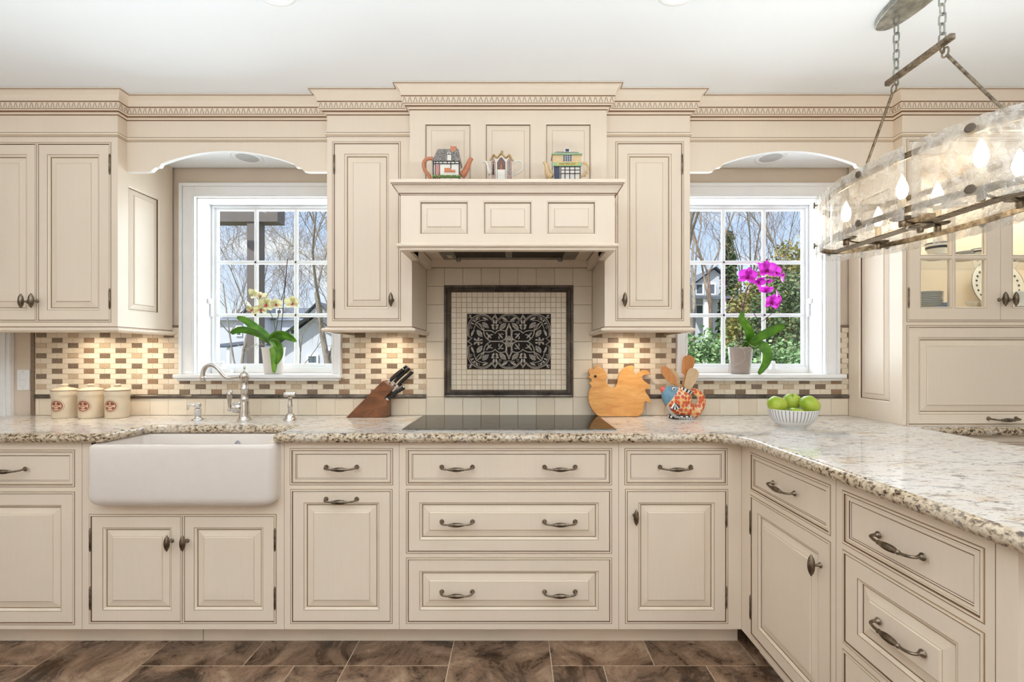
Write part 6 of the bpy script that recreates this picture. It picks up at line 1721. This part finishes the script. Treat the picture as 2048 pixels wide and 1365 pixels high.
bare_tree('grey tree close outside, its limbs crossing the pane beside the narrow cabinet', at(672, 9.0), 9.0, 11, M_bark, .62, .13, 5, (-.10, 0))
bare_tree('slender grey tree nearest the porch post outside the sink window', at(452, 8.5), 7.5, 5, M_bark, .7, .06, 5, (.08, 0))
bare_tree('low twiggy tree in front of the gabled wing across the street', at(600, 17), 7.5, 41, M_bark, .85, .06, 6)
bare_tree('far bare tree rising behind the roof seen beside the porch post', at(560, 46), 17, 21, M_bark, .6, .22, 5)
bare_tree('far bare tree behind the houses, nearest the kitchen cabinet edge', at(650, 44), 16, 22, M_bark2, .6, .22, 5)
bare_tree('far bare tree behind the houses past the porch beam', at(470, 48), 18, 23, M_bark, .6, .24, 5)
bare_tree('thick-trunked bare tree at the cabinet side of the orchid window', at(1388, 11), 12, 31, M_bark, .55, .17, 5, (.02, 0))
bare_tree('leaning bare tree beside the thickest trunk outside the orchid window', at(1418, 13), 12, 32, M_bark2, .5, .12, 5, (.06, 0))
bare_tree('tall bare tree in the middle of the orchid window view', at(1500, 20), 15, 33, M_bark, .55, .17, 5)
bare_tree('bare tree above the evergreens in the orchid window view', at(1560, 17), 14, 34, M_bark2, .5, .15, 5)
bare_tree('bare tree at the far jamb side of the orchid window view', at(1600, 15), 13, 35, M_bark, .5, .14, 5)
bare_tree('distant bare tree above the white house in the orchid window', at(1440, 34), 18, 36, M_bark, .6, .22, 5)
def m_fol(name, a, b, c):
    t = NT(name); gi = t.n('ShaderNodeNewGeometry'); return t.set(t.ramp(gi.outputs['Random Per Island'], [(0, a), (.5, b), (1, c)]), .6, 0)
M_laurel = m_fol('laurel_leaves', sr(84, 122, 76), sr(126, 160, 104), sr(176, 198, 146)); M_fir = m_fol('evergreen_needles', sr(62, 86, 58), sr(94, 116, 74), sr(134, 146, 96)); M_hedgey = m_fol('yellowing_leaves', sr(110, 120, 64), sr(156, 158, 84), sr(180, 150, 100))
def bush(name, label, c, rx_, ry_, rz_, n, s, mat_, seed, cat='shrub', group='shrubs outside the orchid window', droop=0, cone=False):
    rg = random.Random(seed); t = thing(name, label, cat, (c[0], c[1], GZ), 0, group)
    m = MB(); 
    for i in range(n):
        a = rg.uniform(0, 2*pi); u_ = rg.uniform(-.9, 1); w = sqrt(max(0, 1-u_*u_)); rr = rg.uniform(.72, 1.0)*(1+.12*sin(a*5+u_*7+seed))
        if cone: w = (1-u_)/2*1.0; 
        p = Vector((c[0]+rx_*w*cos(a)*rr, c[1]+ry_*w*sin(a)*rr, c[2]+rz_*u_*(rr if not cone else 1)))
        d = Vector((rg.uniform(-1, 1), rg.uniform(-1, 1), rg.uniform(-.7, .5)-droop)).normalized(); o = d.orthogonal(); o.rotate(Matrix.Rotation(rg.uniform(0, 6.28), 3, d))
        L = s*rg.uniform(.7, 1.3); W = L*.34
        m.add([p-o*W*.1, p+d*L*.5+o*W, p+d*L, p+d*L*.5-o*W], [(0, 1, 2, 3)], 0, False)
    m.build('foliage', mat_, t, world=True)
    k = MB(); k.tube([(c[0], c[1], GZ), (c[0], c[1], c[2])], [.05, .02], 6)
    for j in range(6):
        a = j*1.05+seed; k.tube([(c[0], c[1], GZ+.2), (c[0]+rx_*.6*cos(a), c[1]+ry_*.6*sin(a), c[2]+rz_*.3)], [.02, .008], 5)
    k.build('woody_stem', M_bark2, t, world=True)
bush('laurel_shrub', 'glossy green shrub filling the low pane nearest the narrow cabinet', (X(1405, 6.2), Yd(6.2), .55), .62, .6, .98, 9000, .055, M_laurel, 3)
bush('laurel_shrub', 'darker green shrub low behind the orchid pot', (X(1490, 7.2), Yd(7.2), .45), .62, .6, 1.0, 7000, .055, M_fir, 4)
bush('laurel_shrub', 'pale green shrub low at the far jamb side of the orchid window', (X(1570, 6.4), Yd(6.4), .35), .60, .6, 1.05, 9000, .055, M_laurel, 5)
bush('evergreen_tree', 'broad dark evergreen behind the shrubs, at the far jamb side', (X(1578, 10), Yd(10), 1.3), 1.0, .9, 1.7, 9000, .08, M_fir, 6, 'tree', 'evergreens outside the orchid window')
bush('evergreen_tree', 'olive evergreen behind the magenta blooms', (X(1520, 12), Yd(12), 1.2), 1.0, .9, 2.1, 8000, .09, M_hedgey, 7, 'tree', 'evergreens outside the orchid window')
bush('evergreen_tree', 'tall narrow dark conifer beside the white house', (X(1458, 24), Yd(24), 3.6), .9, .9, 4.2, 3600, .26, M_fir, 8, 'tree', 'evergreens outside the orchid window', .5, True)
bush('evergreen_tree', 'sunlit olive treetop above the dark evergreen by the far jamb', (X(1590, 16), Yd(16), 2.6), 1.3, 1.2, 2.6, 7000, .12, M_hedgey, 9, 'tree', 'evergreens outside the orchid window')
# houses
M_siding = plain('white_siding', sr(206, 210, 220), .7, var=.02, scale=5); M_roof = plain('grey_shingle_roof', sr(112, 118, 128), .9, var=.15, scale=6); M_roofd = plain('dark_metal_roof', sr(74, 82, 94), .6, var=.1); M_hwin = plain('house_window_glass', sr(96, 110, 120), .2)
def gable(m, x0, x1, y0, y1, z0, ze, zr, along='x', ov_=.3):
    """walls (0) with a gable roof (1)"""
    m.box(x0, x1, y0, y1, z0, ze, 0)
    if along == 'x':
        ym = (y0+y1)/2
        m.add([(x0-ov_,y0-ov_,ze-.1),(x1+ov_,y0-ov_,ze-.1),(x1+ov_,ym,zr),(x0-ov_,ym,zr),(x0-ov_,y1+ov_,ze-.1),(x1+ov_,y1+ov_,ze-.1)], [(0,1,2,3),(3,2,5,4)], 1)
        m.add([(x0,y0,ze),(x0,y1,ze),(x0,ym,zr-.1),(x1,y0,ze),(x1,y1,ze),(x1,ym,zr-.1)], [(0,1,2),(3,5,4)], 0)
    else:
        xm = (x0+x1)/2
        m.add([(x0-ov_,y0-ov_,ze-.1),(xm,y0-ov_,zr),(x1+ov_,y0-ov_,ze-.1),(x0-ov_,y1,ze-.1),(xm,y1,zr),(x1+ov_,y1,ze-.1)], [(0,1,4,3),(1,2,5,4)], 1)
        m.add([(x0,y0,ze),(x1,y0,ze),(xm,y0,zr-.12)], [(0,1,2)], 0)
def hwins(t, lst, y):
    for a, b, c, d in lst:
        f = MB(); f.plate(a-.09, b+.09, c-.09, d+.09, y-.08, y-.02, [(a, b, c, d)]); fo = f.build('window_frame', M_white, t, world=True)
        g = MB(); g.box(a, b, y-.05, y-.01, c, d); g.box((a+b)/2-.03, (a+b)/2+.03, y-.07, y-.05, c, d); g.build('window_pane', M_hwin, fo, world=True)
D1 = 30.0; k1 = D1/FPX
def hx(px): return X(px, D1)
def hz(py): return Z(py, D1)
t = thing('white_house', 'white house with long grey roof and front gables across the street', 'house', (hx(560), Yd(D1)+4, GZ))
m = MB(); gable(m, hx(400), hx(720), Yd(D1)+2, Yd(D1)+12, GZ, hz(634), hz(594)); m.build('main_block', [M_siding, M_roof], t, world=True)
m = MB(); gable(m, hx(612), hx(664), Yd(D1), Yd(D1)+6, GZ, hz(634), hz(604), 'y'); m.build('front_gable', [M_siding, M_roof], t, world=True)
m = MB(); gable(m, hx(478), hx(512), Yd(D1)+.5, Yd(D1)+6, GZ, hz(630), hz(608), 'y'); m.build('front_gable', [M_siding, M_roof], t, world=True)
m = MB(); m.add([(hx(455), Yd(D1)-2.6, hz(694)), (hx(508), Yd(D1)-2.6, hz(694)), (hx(500), Yd(D1)+2, hz(680)), (hx(462), Yd(D1)+2, hz(680)), (hx(455), Yd(D1)-2.6, hz(697)), (hx(508), Yd(D1)-2.6, hz(697)), (hx(500), Yd(D1)+2, hz(683)), (hx(462), Yd(D1)+2, hz(683))], [(0,1,2,3),(7,6,5,4),(0,4,5,1),(1,5,6,2),(2,6,7,3),(3,7,4,0)]); m.build('porch_roof', M_roofd, t, world=True)
for px in (458, 480, 504): m = MB(); m.box(hx(px)-.09, hx(px)+.09, Yd(D1)-2.5, Yd(D1)-2.3, GZ, hz(696)); m.build('porch_column', M_white, t, world=True)
hwins(t, [(hx(438), hx(446), hz(668), hz(650)), (hx(470), hx(480), hz(668), hz(650)), (hx(524), hx(532), hz(626), hz(615))], Yd(D1)+2)
hwins(t, [(hx(634), hx(641), hz(629), hz(621))], Yd(D1))
t = thing('garage_house', 'white gabled wing with square window in front of the long grey roof', 'house', (hx(600), Yd(24), GZ))
D2 = 23.0
m = MB(); gable(m, X(560, D2), X(700, D2), Yd(D2), Yd(D2)+6, GZ, Z(688, D2), Z(630, D2), 'y', .5); m.build('gabled_wing', [M_siding, M_roof], t, world=True)
m = MB(); gable(m, X(522, D2), X(560, D2), Yd(D2)+2, Yd(D2)+7, GZ, Z(664, D2), Z(644, D2)); m.build('side_wing', [M_siding, M_roof], t, world=True)
hwins(t, [(X(618, D2), X(634, D2), Z(726, D2), Z(713, D2)), (X(583, D2), X(592, D2), Z(668, D2), Z(660, D2)), (X(655, D2), X(665, D2), Z(724, D2), Z(702, D2))], Yd(D2))
D3 = 26.0
t = thing('white_house', 'white house with small porch seen between trunks outside the orchid window', 'house', (X(1430, D3), Yd(D3)+3, GZ))
m = MB(); gable(m, X(1385, D3), X(1470, D3), Yd(D3), Yd(D3)+7, GZ, Z(572, D3), Z(535, D3), 'y'); m.build('main_block', [M_siding, M_roof], t, world=True)
m = MB(); gable(m, X(1470, D3), X(1530, D3), Yd(D3)+2, Yd(D3)+7, GZ, Z(590, D3), Z(560, D3)); m.build('side_wing', [M_siding, M_roof], t, world=True)
m = MB(); m.add([(X(1370, D3), Yd(D3)-2.5, Z(604, D3)), (X(1440, D3), Yd(D3)-2.5, Z(604, D3)), (X(1440, D3), Yd(D3), Z(590, D3)), (X(1370, D3), Yd(D3), Z(590, D3)), (X(1370, D3), Yd(D3)-2.5, Z(609, D3)), (X(1440, D3), Yd(D3)-2.5, Z(609, D3)), (X(1440, D3), Yd(D3), Z(595, D3)), (X(1370, D3), Yd(D3), Z(595, D3))], [(0,1,2,3),(7,6,5,4),(0,4,5,1),(1,5,6,2),(2,6,7,3),(3,7,4,0)]); m.build('porch_roof', M_roof, t, world=True)
for px in (1378, 1410, 1436): m = MB(); m.box(X(px, D3)-.1, X(px, D3)+.1, Yd(D3)-2.4, Yd(D3)-2.2, GZ, Z(607, D3)); m.build('porch_column', M_white, t, world=True)
hwins(t, [(X(1392, D3), X(1404, D3), Z(588, D3), Z(570, D3)), (X(1416, D3), X(1428, D3), Z(588, D3), Z(570, D3)), (X(1392, D3), X(1404, D3), Z(630, D3), Z(612, D3))], Yd(D3))
# porch post, beam and eave close outside the sink window
M_post = plain('weathered_brown_paint', sr(112, 104, 100), .7, var=.06); DP = 4.4
t = thing('porch_frame', 'grey-brown porch post and beam just outside the sink window', 'porch', (X(505, DP), Yd(DP), GZ))
m = MB(); m.box(X(494, DP), X(517, DP), Yd(DP), Yd(DP)+.11, GZ, Z(436, DP)); m.build('post', M_post, t, world=True)
m = MB(); m.box(X(380, DP), X(556, DP), Yd(DP)-.01, Yd(DP)+.13, Z(444, DP), Z(405, DP)); m.build('beam', M_post, t, world=True)
m = MB(); m.prism_y([(X(519, DP), Z(421, DP)), (X(566, DP), Z(447, DP)), (X(566, DP), Z(380, DP)), (X(440, DP), Z(380, DP))], Yd(DP)-.35, Yd(DP)-.30); m.build('eave_soffit', plain('pale_eave_paint', sr(214, 208, 200), .6), t, world=True)
